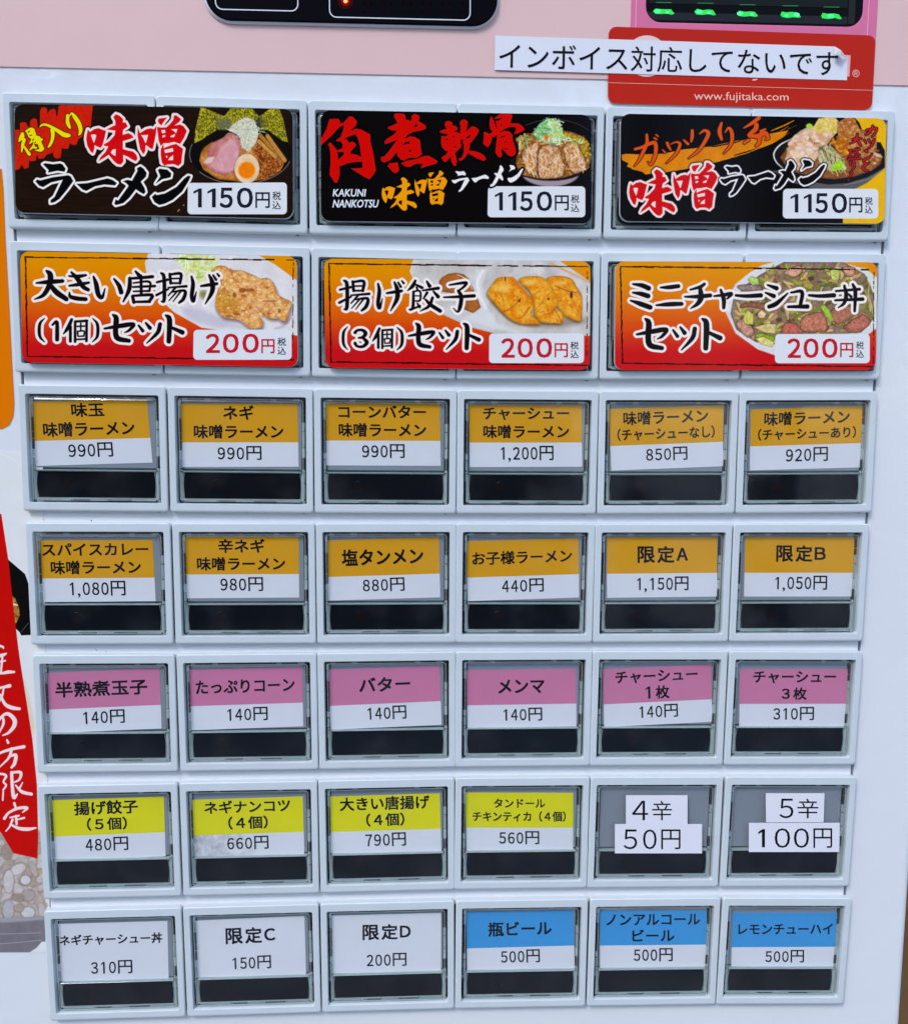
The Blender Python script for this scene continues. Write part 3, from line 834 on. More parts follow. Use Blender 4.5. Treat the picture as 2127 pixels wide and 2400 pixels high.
def frame_lines(a, z, x0, y0, x1, y1, seed):
    """The brushed dark border line printed inside the orange plates."""
    for k, (p, q) in enumerate([((x0, y0), (x1, y0 + 18)), ((x0, y0), (x0 + 12, y1)), ((x0 + 12, y1), (x1 - 2, y1 + 20)), ((x1, y0 + 18), (x1 - 4, y1))]):
        rr = random.Random(seed + k)
        n = 40
        for i in range(n):
            if k in (0, 3) and i > n * 0.62 and rr.random() < 0.15 or k == 3 and rr.random() < 0.4:
                continue
            t0, t1 = i / n, (i + 1.1) / n
            w = rr.uniform(2.2, 5.0) if k != 3 else rr.uniform(1.2, 3)
            j = rr.uniform(-1.5, 1.5)
            a.draw(tz(z, [('S', [(p[0] + (q[0] - p[0]) * t0 + j, p[1] + (q[1] - p[1]) * t0 + j, w), (p[0] + (q[0] - p[0]) * t1 + j, p[1] + (q[1] - p[1]) * t1 + j, w)])]), (30, 14, 10))


def fat(prims, k=1.28):
    return [(q[0], [tuple(p[:2]) + ((p[2] * k,) if len(p) > 2 else ()) for p in q[1]]) for q in prims]


for _n in ("OO", "KI", "II", "KARA", "GE", "SE", "TT", "TO", "KOO", "THREE", "MINI", "ONE"):
    globals()[_n] = fat(globals()[_n], 1.32)
for _n in ("YO", "KO", "GYO", "LP", "RP", "KARA"):
    globals()[_n] = fat(globals()[_n], 1.42 if _n != "KARA" else 1.08)


def art_banner(k):
    z, cs = BAN[k]
    a = Art([zp(z, *c) for c in cs], 1280, 500, (28, 17, 13) if k == 1 else (9, 8, 10))
    if k == 1:
        a.img += (noise(a.X / 30, a.Y / 2.2, 5)[..., None] - 0.5) * 14
        # --- printed bowl
        q = 'z4'
        nori = mottle((62, 66, 18), (196, 184, 38), 2.6, 7, 2.6, sx=1.3)
        a.draw(tz(q, [('S', [(x, y, 7) for x, y in ell(880, 800, 815, 470, 24, 165, 200)])]), (118, 108, 112))
        a.draw(tz(q, [('P', ell(880, 800, 810, 470))]), (13, 12, 14))
        a.draw(tz(q, [('S', [(x, y, 6) for x, y in ell(880, 800, 812, 470, 24, 15, 150)])]), (122, 112, 118))
        a.draw(tz(q, [('P', [(250, 60), (620, 210), (500, 420), (300, 560), (140, 630), (160, 420)])]), nori)
        a.draw(tz(q, [('P', [(1380, 75), (1490, 75), (1560, 250), (1640, 620), (1400, 560), (1200, 420), (1180, 215)])]), nori)
        a.draw(tz(q, [('P', [(740, 65), (1040, 70), (1180, 215), (1100, 330), (800, 400), (520, 420), (500, 300), (620, 210)])]), nori)
        a.draw(tz(q, [('P', ell(620, 330, 125, 95))]), (88, 98, 82), soft=9, alpha=0.85)
        a.draw(tz(q, [('P', ell(1185, 305, 90, 70))]), (66, 70, 55), soft=8, alpha=0.85)
        a.draw(tz(q, [('P', [(230, 640), (330, 520), (480, 450), (700, 430), (1300, 420), (1560, 600), (1660, 760), (1600, 1000), (300, 1000)])]), (17, 15, 13))
        a.draw(tz(q, [('P', [(215, 900), (250, 760), (300, 690), (420, 610), (1100, 560), (1500, 740), (1590, 860), (1560, 1000), (1450, 1120), (1200, 1210), (900, 1240), (500, 1190), (280, 1040)])]), mottle((160, 84, 22), (206, 140, 66), 9, 9, 2.0, shade=0.3))
        strands(a, q, [(1300, 420), (1700, 640), (1600, 500)], 3, [(120, 120, 110)], 60, 3, seed=5)
        mn = [(1060, 700), (1150, 650), (1250, 700), (1400, 800), (1580, 930), (1520, 1060), (1350, 1170), (1180, 1220), (1180, 950), (1110, 800)]
        a.draw(tz(q, [('P', mn)]), mottle((95, 42, 14), (196, 116, 52), 3.2, 12, 3.0))
        lumps(a, q, mn, 120, [(205, 122, 52), (176, 92, 34), (128, 60, 22), (92, 42, 16), (216, 140, 70)], 30, seed=4)
        pk = [(290, 930), (340, 860), (370, 720), (440, 620), (600, 540), (660, 480), (720, 465), (800, 500), (860, 570), (890, 650), (880, 780), (845, 880), (800, 960), (780, 1070), (700, 1115), (600, 1130), (480, 1100), (380, 1040)]
        a.draw(tz(q, [('B', pk)]), mottle((172, 98, 100), (204, 136, 140), 8, 13, 2.0, shade=0.3, crumb=0.15))
        a.draw(tz(q, [('P', [(480, 860), (560, 700), (720, 560), (800, 600), (840, 680), (850, 800), (790, 950), (760, 1050), (640, 1090), (480, 1050), (400, 980)])]), mottle((196, 138, 156), (206, 158, 172), 12, 14, 1.5), soft=2.5)
        a.draw(tz(q, [('P', [(280, 925), (360, 850), (470, 840), (420, 930), (330, 950)])]), (214, 186, 178), soft=1.5)
        lk = [(690, 430), (760, 340), (900, 255), (990, 230), (1100, 280), (1140, 380), (1160, 480), (1130, 620), (1050, 700), (1010, 770), (900, 680), (860, 540), (780, 470)]
        a.draw(tz(q, [('B', lk)]), mottle((168, 170, 148), (214, 214, 204), 3, 15, 2.0))
        strands(a, q, lk, 150, [(214, 216, 210), (190, 196, 186), (222, 220, 206), (150, 158, 150)], 120, 4, seed=6)
        strands(a, q, [(1120, 380), (1290, 430), (1260, 520), (1140, 500)], 10, [(205, 206, 190)], 120, 4, seed=8)
        for p, c in (([(1200, 520, 30), (1400, 730, 26)], (188, 124, 48)), ([(1170, 600, 30), (1440, 850, 28)], (206, 150, 78)), ([(1310, 520, 30), (1585, 900, 32)], (198, 142, 70))):
            a.draw(tz(q, [('S', p)]), (92, 50, 16), grow=1.0)
            a.draw(tz(q, [('S', p)]), mottle(c, tuple(v * 0.82 for v in c), 4, 17))
        a.draw(tz(q, [('P', ell(978, 1030, 204, 236))]), (150, 120, 92))
        a.draw(tz(q, [('P', ell(978, 1028, 198, 230))]), mottle((226, 206, 180), (206, 178, 148), 14, 21), soft=1.0)
        a.draw(tz(q, [('P', ell(975, 1052, 140, 138))]), (232, 168, 60), soft=1.5)
        a.draw(tz(q, [('P', ell(975, 1054, 128, 126))]), mottle((224, 108, 8), (236, 138, 20), 8, 22), soft=2.2)
        a.blur(3)
        a.draw(tz('z1', SCRIB), mottle((186, 24, 8), (200, 34, 14), 5, 23), rough=0.5)
        outlined(a, tz('z1', TOKU), (222, 214, 8), (42, 14, 8), 1.7)
        outlined(a, tz('z2', MI + SO), mottle((196, 6, 14), (206, 14, 24), 20, 2), (224, 210, 218), 5.8, ((14, 8, 16), 3.0, 0.7))
        outlined(a, tz('z3', RAMEN), (8, 8, 12), (222, 222, 230), 5.2, ((10, 6, 12), 3.0, 0.6))
        for x, y in ((1600, 560), (1660, 498), (1612, 548)):
            a.draw(tz('z3', [('P', ell(x, y, 8, 9, 6))]), (170, 120, 60))
        price_box(a, 'b1', 1095, 1072, 1690, 1262)
    if k == 2:
        q = 'z8'
        a.draw(tz(q, [('S', [(x, y, 5) for x, y in ell(960, 700, 860, 540, 30, 225, 325)])]), (78, 68, 74))
        a.draw(tz(q, [('P', ell(900, 900, 780, 430))]), (30, 22, 24))
        a.draw(tz(q, [('P', [(x, y) for x, y in ell(900, 1180, 560, 270, 20, 10, 170)])]), (150, 138, 156), soft=2)
        a.draw(tz(q, [('P', ell(900, 1010, 760, 330))]), (24, 17, 20), soft=1.5)
        so = [(220, 520), (440, 420), (700, 420), (1150, 370), (1300, 390), (1560, 500), (1650, 620), (1700, 880), (1640, 1080), (1450, 1190), (1100, 1290), (700, 1300), (350, 1230), (240, 1060), (230, 850), (290, 700)]
        a.draw(tz(q, [('P', so)]), mottle((112, 56, 16), (196, 136, 56), 6, 31, 2.4, shade=0.4))
        lumps(a, q, so, 90, [(206, 150, 70), (176, 112, 42), (120, 66, 24), (214, 176, 100), (150, 90, 40)], 44, seed=31)
        lumps(a, q, [(1150, 370), (1560, 480), (1680, 700), (1680, 880), (1480, 860), (1200, 600)], 46, [(206, 178, 20), (180, 190, 40), (222, 150, 30), (150, 176, 50)], 40, seed=32)
        strands(a, q, [(220, 520), (440, 420), (560, 520), (420, 720), (300, 700)], 26, [(196, 200, 176), (90, 120, 50), (150, 170, 90), (204, 170, 100)], 120, 12, seed=33)
        for pm, sd in (([(350, 800), (500, 640), (640, 610), (660, 780), (620, 900), (640, 1200), (560, 1230), (430, 1150), (380, 1000)], 34),
                       ([(700, 720), (860, 640), (1000, 660), (1100, 780), (1110, 900), (1165, 1050), (1160, 1200), (1080, 1270), (900, 1290), (690, 1280), (660, 1050), (655, 900)], 35),
                       ([(1160, 690), (1230, 610), (1400, 600), (1480, 760), (1560, 900), (1590, 1050), (1500, 1150), (1350, 1190), (1260, 1080), (1180, 880)], 36)):
            a.draw(tz(q, [('B', pm)]), (46, 20, 10), grow=1.4, soft=2.2, alpha=0.8)
            a.draw(tz(q, [('B', pm)]), mottle((170, 106, 60), (222, 196, 172), 5.5, sd, 2.6, sx=1.6, shade=0.35, c3=(200, 134, 60)))
            strands(a, q, pm, 40, [(226, 200, 180), (210, 178, 154), (190, 120, 62), (214, 160, 92), (222, 194, 170)], 130, 12, ang=1.4, seed=sd)
        gr = [(570, 400), (700, 240), (860, 150), (1010, 130), (1060, 240), (1140, 350), (1160, 520), (1080, 640), (900, 640), (640, 560)]
        a.draw(tz(q, [('P', gr)]), mottle((92, 150, 84), (206, 222, 196), 5, 38, 2.4))
        strands(a, q, [(570, 400), (700, 240), (860, 150), (1000, 180), (900, 400), (700, 500)], 90, [(92, 168, 96), (150, 206, 150), (120, 190, 130), (60, 130, 60), (196, 220, 200)], 130, 9, seed=39)
        strands(a, q, [(860, 150), (1060, 180), (1160, 400), (1180, 560), (1080, 650), (820, 560)], 90, [(212, 222, 206), (170, 206, 110), (224, 228, 220), (150, 200, 60)], 130, 8, seed=40)
        strands(a, q, [(1100, 480), (1500, 540), (1560, 620), (1300, 620)], 30, [(212, 220, 200), (150, 180, 60)], 110, 8, seed=41)
        for p in ([(640, 570, 10), (660, 690, 6)], [(700, 630, 10), (850, 600, 8)], [(890, 500, 9), (890, 620, 8)], [(740, 480, 6), (700, 560, 8)]):
            a.draw(tz(q, [('S', p)]), (222, 150, 130))
        a.draw(tz(q, [('P', ell(820, 500, 40, 60))]), (206, 110, 20), soft=2)
        a.draw(tz(q, [('S', [(800, 190, 8), (900, 150, 6), (960, 160, 5)]), ('S', [(1060, 180, 8), (1160, 215, 9)]), ('S', [(1085, 230, 7), (1100, 330, 6)])]), (214, 220, 214))
        a.blur(3)
        outlined(a, tz('z5', KAKU), (198, 8, 4), (150, 40, 46), 0.5, ((6, 5, 8), 6.0, 1.0))
        outlined(a, tz('z6', NANK), (198, 8, 4), (150, 40, 46), 0.5, ((6, 5, 8), 6.0, 1.0))
        outlined(a, remap(MI, 'z7', 505, 165, 820, 465) + remap(SO, 'z7', 795, 108, 1085, 415), (228, 148, 10), (6, 5, 8), 4.0)
        price_box(a, 'b2', 1112, 1095, 1688, 1280)
        outlined(a, remap(RA, 'z7', 1120, 112, 1278, 298) + remap(BAR, 'z7', 1293, 143, 1450, 215) + remap(ME, 'z7', 1460, 60, 1580, 253) + remap(NN, 'z7', 1612, 58, 1755, 216), (222, 224, 236), (10, 8, 16), 4.0)
    if k == 3:
        a.draw(tz('b3', [('P', [(1500, 640), (1720, 640), (1720, 1340), (1432, 1340), (1432, 1160), (1560, 1040), (1640, 960), (1560, 800)])]), mottle((222, 176, 6), (214, 164, 8), 30, 50))
        a.draw(tz('z11', [('P', [(1300, 90), (1800, 90), (1800, 1229), (1280, 1229), (1760, 900), (1700, 500)])]), mottle((222, 176, 6), (214, 164, 8), 30, 50))
        q = 'z11'
        a.draw(tz(q, [('P', [(60, 900), (900, 900), (1760, 860), (1500, 1080), (1290, 1190), (700, 1190), (300, 1060)])]), (84, 84, 94), soft=1.5)
        a.draw(tz(q, [('P', [(60, 620), (200, 480), (700, 400), (1700, 470), (1765, 600), (1765, 850), (1500, 1000), (1200, 1090), (900, 1110), (700, 1080), (300, 960), (100, 800)])]), (22, 21, 25), soft=1)
        a.draw(tz(q, [('S', [(350, 420, 6), (180, 510, 12), (85, 640, 12), (120, 770, 10), (240, 880, 5)])]), (206, 208, 214))
        a.draw(tz(q, [('S', [(1755, 880, 3), (1500, 1030, 5), (1150, 1120, 4)])]), (130, 134, 144), soft=1.2)
        a.draw(tz(q, [('P', [(180, 700), (260, 590), (900, 560), (1600, 600), (1730, 690), (1700, 800), (1560, 900), (1300, 990), (1000, 1030), (700, 1000), (300, 900)])]), mottle((118, 66, 32), (156, 96, 50), 16, 51, 1.6, shade=0.25))
        # sprouts
        sp = [(770, 540), (950, 520), (1060, 640), (1150, 780), (1180, 880), (900, 900), (760, 760)]
        a.draw(tz(q, [('P', sp)]), mottle((120, 110, 76), (186, 180, 140), 4, 52, 2.4))
        strands(a, q, sp, 46, [(206, 204, 172), (190, 186, 150), (170, 160, 120), (90, 80, 50)], 190, 9, ang=1.0, seed=53)
        # pork fat mound
        pf = [(270, 690), (300, 560), (330, 430), (400, 370), (480, 300), (600, 240), (760, 210), (950, 250), (1040, 320), (960, 420), (880, 520), (770, 540), (760, 680), (700, 760), (600, 860), (420, 900), (300, 800)]
        a.draw(tz(q, [('P', pf)]), mottle((196, 146, 110), (226, 198, 180), 8, 54, 1.8, shade=0.25, c3=(232, 214, 206)))
        lumps(a, q, [(280, 700), (330, 450), (560, 300), (900, 330), (760, 480), (740, 640), (560, 860), (380, 860)], 70, [(226, 196, 176), (216, 176, 148), (230, 208, 198), (200, 150, 116)], 70, seed=55, edge=0.12)
        strands(a, q, [(580, 390), (760, 500), (680, 480)], 6, [(150, 96, 66)], 90, 6, seed=57)
        ga = [(680, 250), (760, 120), (860, 90), (1030, 90), (1060, 200), (1040, 330), (900, 300), (760, 330)]
        a.draw(tz(q, [('P', ga)]), mottle((196, 164, 60), (226, 206, 122), 5, 58, 2.0))
        lumps(a, q, ga, 60, [(224, 202, 110), (206, 176, 66), (230, 214, 140)], 34, seed=59, edge=0.15)
        a.draw(tz(q, [('P', ell(625, 225, 50, 40))]), (160, 200, 50), soft=1.5)
        a.draw(tz(q, [('P', [(1050, 180), (1180, 90), (1300, 110), (1390, 270), (1640, 330), (1640, 560), (1560, 900), (1380, 900), (1240, 700), (1180, 620), (1060, 480)])]), mottle((140, 84, 36), (206, 146, 80), 7, 60, 2.0, shade=0.2))
        lumps(a, q, [(1050, 180), (1180, 90), (1300, 110), (1400, 300), (1300, 420), (1160, 400), (1060, 330)], 60, [(206, 130, 40), (186, 104, 40), (210, 160, 110), (160, 90, 40)], 46, seed=61)
        lumps(a, q, [(940, 430), (1060, 390), (1180, 420), (1220, 620), (1160, 680), (1060, 600), (980, 520)], 44, [(226, 146, 18), (214, 124, 10), (232, 170, 40), (170, 86, 16)], 52, seed=62)
        lumps(a, q, [(1400, 600), (1640, 560), (1700, 700), (1560, 880), (1400, 860)], 18, [(130, 76, 40), (160, 100, 56), (190, 140, 90)], 50, seed=63, edge=0.1)
        a.draw(tz(q, [('P', [(1540, 600), (1700, 650), (1730, 700), (1640, 690)]), ('P', ell(1610, 785, 28, 16))]), (214, 176, 150), soft=2)
        a.draw(tz(q, [('P', [(950, 900), (990, 800), (1060, 740), (1130, 770), (1160, 840), (1100, 880), (1000, 905)])]), mottle((128, 186, 20), (176, 226, 70), 5, 64, 2.2))
        a.draw(tz(q, [('P', ell(1160, 860, 18, 30))]), (206, 206, 160), soft=1.5)
        a.blur(3)
        a.draw(tz('z9', SWOOSH), mottle((196, 112, 2), (212, 132, 10), 20, 65), rough=0.6)
        outlined(a, tz('z9', GATT), (206, 76, 14), (26, 10, 10), 1.6)
        outlined(a, tz('z11', KATS), (176, 26, 34), (34, 8, 12), 1.9)
        outlined(a, remap(MI, 'z10', 50, 130, 445, 525) + remap(SO, 'z10', 425, 75, 802, 470), (198, 10, 20), (224, 206, 214), 5.4, ((12, 8, 16), 3.0, 0.6))
        outlined(a, remap(RA, 'z10', 825, 105, 1035, 355) + remap(BAR, 'z10', 1060, 152, 1280, 248) + remap(ME, 'z10', 1283, 55, 1455, 303) + remap(NN, 'z10', 1490, 50, 1715, 265), (9, 9, 14), (216, 218, 232), 4.0, ((10, 8, 16), 2.5, 0.8))
        price_box(a, 'b3', 1082, 1100, 1638, 1275)
    if k >= 4:
        t = np.clip(a.V * 1.04, 0, 1)[..., None]
        top, mid, bot = np.array((212, 138, 2.0)), np.array((206, 84, 12.0)), np.array((186, 18, 26.0))
        a.img[:] = np.where(t < 0.55, top + (mid - top) * np.clip(t / 0.55, 0, 1) ** 1.6, mid + (bot - mid) * np.clip((t - 0.55) / 0.33, 0, 1))
        a.img += (noise(a.X / 1.3, a.Y / 1.3, 70, 2)[..., None] - 0.5) * 6
    white = ((16, 9, 16), (226, 222, 232))
    if k == 4:
        a.draw(tz('b4', [('P', [(855, 240), (848, 190), (875, 120), (1500, 120), (1530, 150), (1620, 200), (1760, 300), (1760, 620), (1560, 590), (1380, 600), (1180, 570), (1020, 480), (930, 400)])]), mottle((200, 200, 216), (212, 214, 228), 30, 71), soft=1.0)
        q = 'z15'
        a.draw(tz(q, [('P', [(-120, 900), (200, 930), (700, 1150), (1000, 1240), (400, 1210), (100, 1130), (-100, 1000)])]), (178, 178, 206), soft=5, alpha=0.7)
        a.draw(tz(q, [('S', [(1690, 900, 14), (1690, 1050, 16), (1560, 1200, 14), (1420, 1250, 8)])]), (160, 140, 164), soft=3, alpha=0.7)
        cab = [(-180, 40), (330, 60), (470, 130), (450, 260), (300, 400), (160, 700), (60, 720), (-60, 350)]
        a.draw(tz(q, [('P', cab)]), mottle((186, 200, 130), (212, 220, 186), 6, 72, 2.2), soft=3)
        strands(a, q, cab, 110, [(206, 220, 150), (222, 228, 200), (166, 190, 80), (190, 206, 120), (214, 220, 206)], 190, 14, seed=73, soft=1.0)
        a.draw(tz(q, [('P', ell(240, 690, 60, 70))]), (120, 124, 70), soft=5, alpha=0.9)
        ch = [(370, 330), (400, 270), (480, 225), (600, 230), (660, 270), (760, 295), (880, 300), (1000, 350), (1100, 390), (1180, 430), (1280, 420), (1360, 460), (1420, 560), (1470, 690), (1560, 750), (1660, 790), (1690, 840), (1660, 960), (1610, 1110), (1540, 1130), (1470, 1090), (1400, 1090), (1300, 1070), (1180, 980), (1150, 1010), (1190, 1080), (1220, 1130), (1190, 1230), (1100, 1250), (1000, 1240), (920, 1180), (820, 1110), (640, 1080), (560, 1060), (480, 980), (430, 880), (440, 780), (460, 620), (520, 480), (420, 350)]
        a.draw(tz(q, [('B', [(x + 12, y + 34) for x, y in ch])]), (92, 66, 84), soft=5, alpha=0.85)
        a.draw(tz(q, [('B', ch)]), mottle((208, 132, 62), (238, 198, 144), 7, 74, 2.2, shade=0.3, c3=(222, 148, 44), crumb=0.6))
        lumps(a, q, [(460, 620), (560, 560), (800, 700), (860, 900), (800, 1000), (600, 1000), (450, 860)], 80, [(214, 154, 52), (224, 176, 84), (190, 120, 40), (206, 140, 50)], 44, seed=75, edge=0.25)
        lumps(a, q, [(500, 260), (1100, 420), (1300, 700), (1600, 850), (1500, 1050), (1100, 1150), (900, 1000), (700, 500)], 90, [(232, 186, 132), (224, 170, 112), (200, 130, 72), (236, 200, 156)], 50, seed=76, edge=0.12)
        for x, y, rx, ry in ((880, 620, 60, 40), (1000, 620, 90, 26), (750, 700, 30, 40), (1010, 900, 14, 26), (890, 955, 26, 12), (940, 905, 14, 10), (1290, 575, 40, 12), (1490, 960, 26, 40), (1310, 1000, 22, 30), (900, 710, 46, 20), (660, 1040, 60, 16), (790, 1010, 60, 20), (1340, 800, 120, 10)):
            a.draw(tz(q, [('P', ell(x, y, rx, ry, 10))]), (132, 60, 30), soft=1.8, alpha=0.75)
        a.draw(tz(q, [('S', [(690, 270, 3), (720, 390, 9), (760, 460, 5), (850, 500, 2)]), ('S', [(520, 480, 3), (550, 530, 4)]), ('S', [(1110, 880, 8), (1170, 960, 10), (1240, 1020, 6)])]), (160, 84, 44), soft=2.2, alpha=0.7)
        a.blur(3)
        frame_lines(a, 'b4', 150, 156, 1728, 742, 77)
        outlined(a, tz('z12', OO + KI + II + KARA + YO + GE), *white, 6.3, rough=0.25)
        outlined(a, tz('z12', LP + ONE + KO + RP + SE + TT + TO), *white, 6.3, rough=0.25)
        price_box(a, 'b4', 1133, 582, 1718, 762)
    if k == 5:
        a.draw(tz('b5', [('P', [(650, 240), (660, 200), (680, 150), (1490, 150), (1600, 220), (1730, 310), (1730, 620), (1400, 620), (1150, 605), (1010, 570), (860, 500), (700, 360)])]), mottle((176, 174, 180), (204, 206, 216), 30, 81), soft=1.0)
        q = 'z16'
        a.draw(tz(q, [('P', [(1400, 60), (1740, 230), (1740, 245), (1380, 75)])]), (206, 160, 120), soft=1)
        a.draw(tz(q, [('P', [(700, 120), (810, 120), (760, 260), (800, 460), (900, 600), (1100, 680), (700, 640), (560, 560), (720, 500), (780, 440), (720, 300)])]), (206, 212, 226), soft=4, alpha=0.8)
        a.draw(tz(q, [('S', [(770, 130, 10), (720, 230, 12), (740, 360, 14), (800, 470, 8)])]), (224, 228, 238), soft=2.5, alpha=0.9)
        a.draw(tz(q, [('S', [(420, 500, 20), (620, 590, 16), (840, 650, 8)])]), (190, 196, 212), soft=4)
        a.draw(tz(q, [('P', [(370, 230), (400, 190), (450, 160), (530, 148), (600, 165), (640, 200), (680, 290), (720, 380), (750, 460), (680, 512), (600, 480), (560, 400), (480, 330), (400, 320)])]), mottle((150, 82, 32), (176, 104, 48), 14, 82, shade=0.3))
        a.draw(tz(q, [('S', [(540, 165, 3), (640, 220, 4), (670, 300, 3)])]), (226, 222, 230), soft=0.8)
        a.draw(tz(q, [('P', [(840, 420), (1000, 560), (1200, 640), (1500, 640), (1700, 600), (1700, 560), (1300, 560), (900, 380)])]), (132, 122, 120), soft=6, alpha=0.8)
        for g, sd, fold in (([(1350, 220), (1400, 180), (1500, 180), (1580, 210), (1630, 290), (1670, 360), (1670, 500), (1655, 585), (1560, 560), (1500, 520), (1420, 400)], 83, [[(1420, 260, 3), (1500, 300, 5), (1620, 330, 4)]]),
                            ([(1100, 220), (1130, 190), (1180, 180), (1300, 185), (1370, 240), (1430, 340), (1455, 410), (1440, 470), (1500, 520), (1490, 600), (1400, 605), (1290, 590), (1240, 530), (1230, 440), (1200, 330)], 84, [[(1440, 460, 4), (1380, 510, 3), (1330, 530, 2)], [(1420, 480, 2), (1480, 590, 4)]]),
                            ([(815, 310), (850, 260), (900, 200), (970, 185), (1050, 195), (1100, 250), (1170, 330), (1225, 400), (1225, 480), (1210, 520), (1290, 605), (1230, 615), (1120, 610), (1040, 580), (960, 520), (880, 430), (820, 360)], 85, [[(1190, 460, 5), (1150, 520, 4), (1100, 560, 2)], [(900, 300, 2), (940, 360, 3), (960, 420, 2)], [(960, 500, 2), (1060, 440, 3), (1110, 380, 5)]])):
            a.draw(tz(q, [('B', [(x - 8, y + 14) for x, y in g])]), (92, 62, 30), soft=4, alpha=0.8)
            a.draw(tz(q, [('B', g)]), mottle((214, 126, 12), (232, 176, 60), 12, sd, 2.2, shade=0.3, c3=(206, 104, 18), crumb=0.2))
            for fl in fold:
                a.draw(tz(q, [('S', fl)]), (140, 66, 12), soft=1.2, alpha=0.85)
        a.draw(tz(q, [('S', [(1030, 205, 20), (1110, 290, 16), (1190, 380, 12)])]), (214, 108, 20), soft=3, alpha=0.8)
        a.draw(tz(q, [('P', [(860, 270), (980, 250), (1040, 280), (960, 330), (880, 320)]), ('P', ell(1180, 240, 60, 22)), ('P', ell(1470, 240, 50, 22))]), (226, 190, 100), soft=4, alpha=0.7)
        a.draw(tz(q, [('P', ell(1572, 350, 14, 32)), ('P', ell(972, 205, 6, 20)), ('P', ell(1365, 385, 10, 10)), ('P', ell(1100, 400, 10, 14))]), (92, 40, 12), soft=1)
        a.blur(3)
        frame_lines(a, 'b5', 178, 195, 1700, 775, 87)
        outlined(a, remap(YO, 'z13', 103, 68, 462, 428) + remap(GE, 'z13', 525, 75, 842, 425) + tz('z13', GYO + KOO), *white, 6.0, rough=0.25)
        outlined(a, remap(LP, 'z13', 150, 592, 212, 858) + tz('z13', THREE) + remap(KO, 'z13', 480, 602, 718, 848) + remap(RP, 'z13', 752, 597, 826, 862) + remap(SE, 'z13', 878, 548, 1182, 842) + remap(TT, 'z13', 1218, 625, 1447, 857) + remap(TO, 'z13', 1488, 548, 1692, 860), *white, 6.0, rough=0.25)
        price_box(a, 'b5', 1117, 605, 1680, 782)
    if k == 6:
        q = 'z17'
        bowl = [(35, 620), (60, 480), (150, 310), (300, 190), (450, 100), (600, 60), (1300, 60), (1560, 130), (1740, 260), (1740, 800), (1600, 900), (900, 1120), (600, 1110), (400, 1040), (150, 860)]
        a.draw(tz(q, [('P', bowl)]), mottle((196, 200, 214), (212, 216, 230), 30, 91), soft=0.9)
        a.draw(tz(q, [('P', [(90, 640), (120, 490), (260, 320), (420, 210), (700, 60), (1350, 60), (1600, 200), (1700, 420), (1700, 700), (1560, 850), (1000, 900), (580, 980), (380, 960), (160, 820)])]), mottle((120, 92, 78), (150, 130, 120), 12, 92, shade=0.25))
        inn = [(160, 640), (190, 480), (330, 300), (620, 100), (1350, 90), (1600, 220), (1690, 450), (1680, 690), (1550, 840), (1000, 870), (560, 960), (380, 930), (190, 790)]
        lumps(a, q, inn, 150, [(92, 84, 40), (120, 116, 50), (150, 110, 76), (84, 60, 44), (176, 130, 110), (130, 130, 60)], 52, seed=93, edge=0.3)
        strands(a, q, inn, 130, [(166, 150, 70), (196, 172, 110), (120, 130, 44), (150, 160, 60), (186, 150, 100), (92, 96, 40), (206, 186, 140)], 110, 16, seed=94, soft=0.8, bend=1.0)
        for pm, c in (([(665, 830), (700, 750), (800, 745), (880, 800), (890, 860), (665, 862)], (180, 96, 84)), ([(890, 700), (1000, 640), (1120, 640), (1170, 740), (1150, 830), (900, 830)], (186, 116, 98)),
                      ([(1200, 640), (1300, 560), (1440, 560), (1500, 640), (1340, 740), (1260, 740)], (166, 106, 88)), ([(1365, 800), (1420, 740), (1520, 680), (1600, 660), (1660, 740), (1560, 830), (1480, 850)], (176, 104, 92)),
                      ([(160, 760), (230, 700), (330, 790), (350, 860), (280, 900)], (190, 140, 124)), ([(200, 570), (270, 520), (480, 530), (500, 590), (420, 580), (330, 560)], (150, 92, 76)),
                      ([(700, 180), (850, 110), (900, 160), (820, 230), (740, 210)], (206, 160, 140)), ([(1350, 130), (1480, 130), (1470, 210), (1400, 220)], (200, 150, 120)), ([(180, 330), (400, 320), (430, 380), (240, 380)], (150, 130, 134))):
            a.draw(tz(q, [('B', pm)]), (66, 44, 36), grow=1.2, soft=1.2)
            a.draw(tz(q, [('B', pm)]), mottle(tuple(v * 0.86 for v in c), tuple(min(255, v * 1.15) for v in c), 5, int(c[0]), 2.0, shade=0.3, c3=tuple(min(255, v * 1.2) for v in c)))
        for gm, c in (([(290, 260), (330, 225), (400, 250), (410, 310), (340, 320)], (166, 196, 110)), ([(1210, 170), (1260, 130), (1320, 170), (1300, 270), (1230, 260)], (176, 190, 100)), ([(230, 700), (280, 600), (345, 650), (345, 760), (260, 750)], (196, 192, 96)),
                      ([(1100, 560), (1140, 540), (1200, 600), (1250, 720), (1200, 720)], (150, 186, 60)), ([(360, 880), (440, 860), (580, 900), (570, 950), (440, 930)], (130, 160, 40)), ([(380, 920), (460, 900), (580, 960), (560, 1010), (440, 980)], (206, 200, 130)),
                      ([(900, 280), (960, 260), (1030, 330), (990, 370), (920, 340)], (160, 146, 70)), ([(360, 790), (520, 750), (600, 760), (590, 860), (480, 850)], (200, 184, 130)), ([(400, 640), (440, 600), (490, 640), (460, 690), (410, 680)], (216, 190, 160))):
            a.draw(tz(q, [('P', gm)]), tuple(v * 0.5 for v in c), grow=0.8, soft=1)
            a.draw(tz(q, [('P', gm)]), mottle(tuple(v * 0.88 for v in c), tuple(min(255, v * 1.12) for v in c), 4, int(c[1]), 2.0))
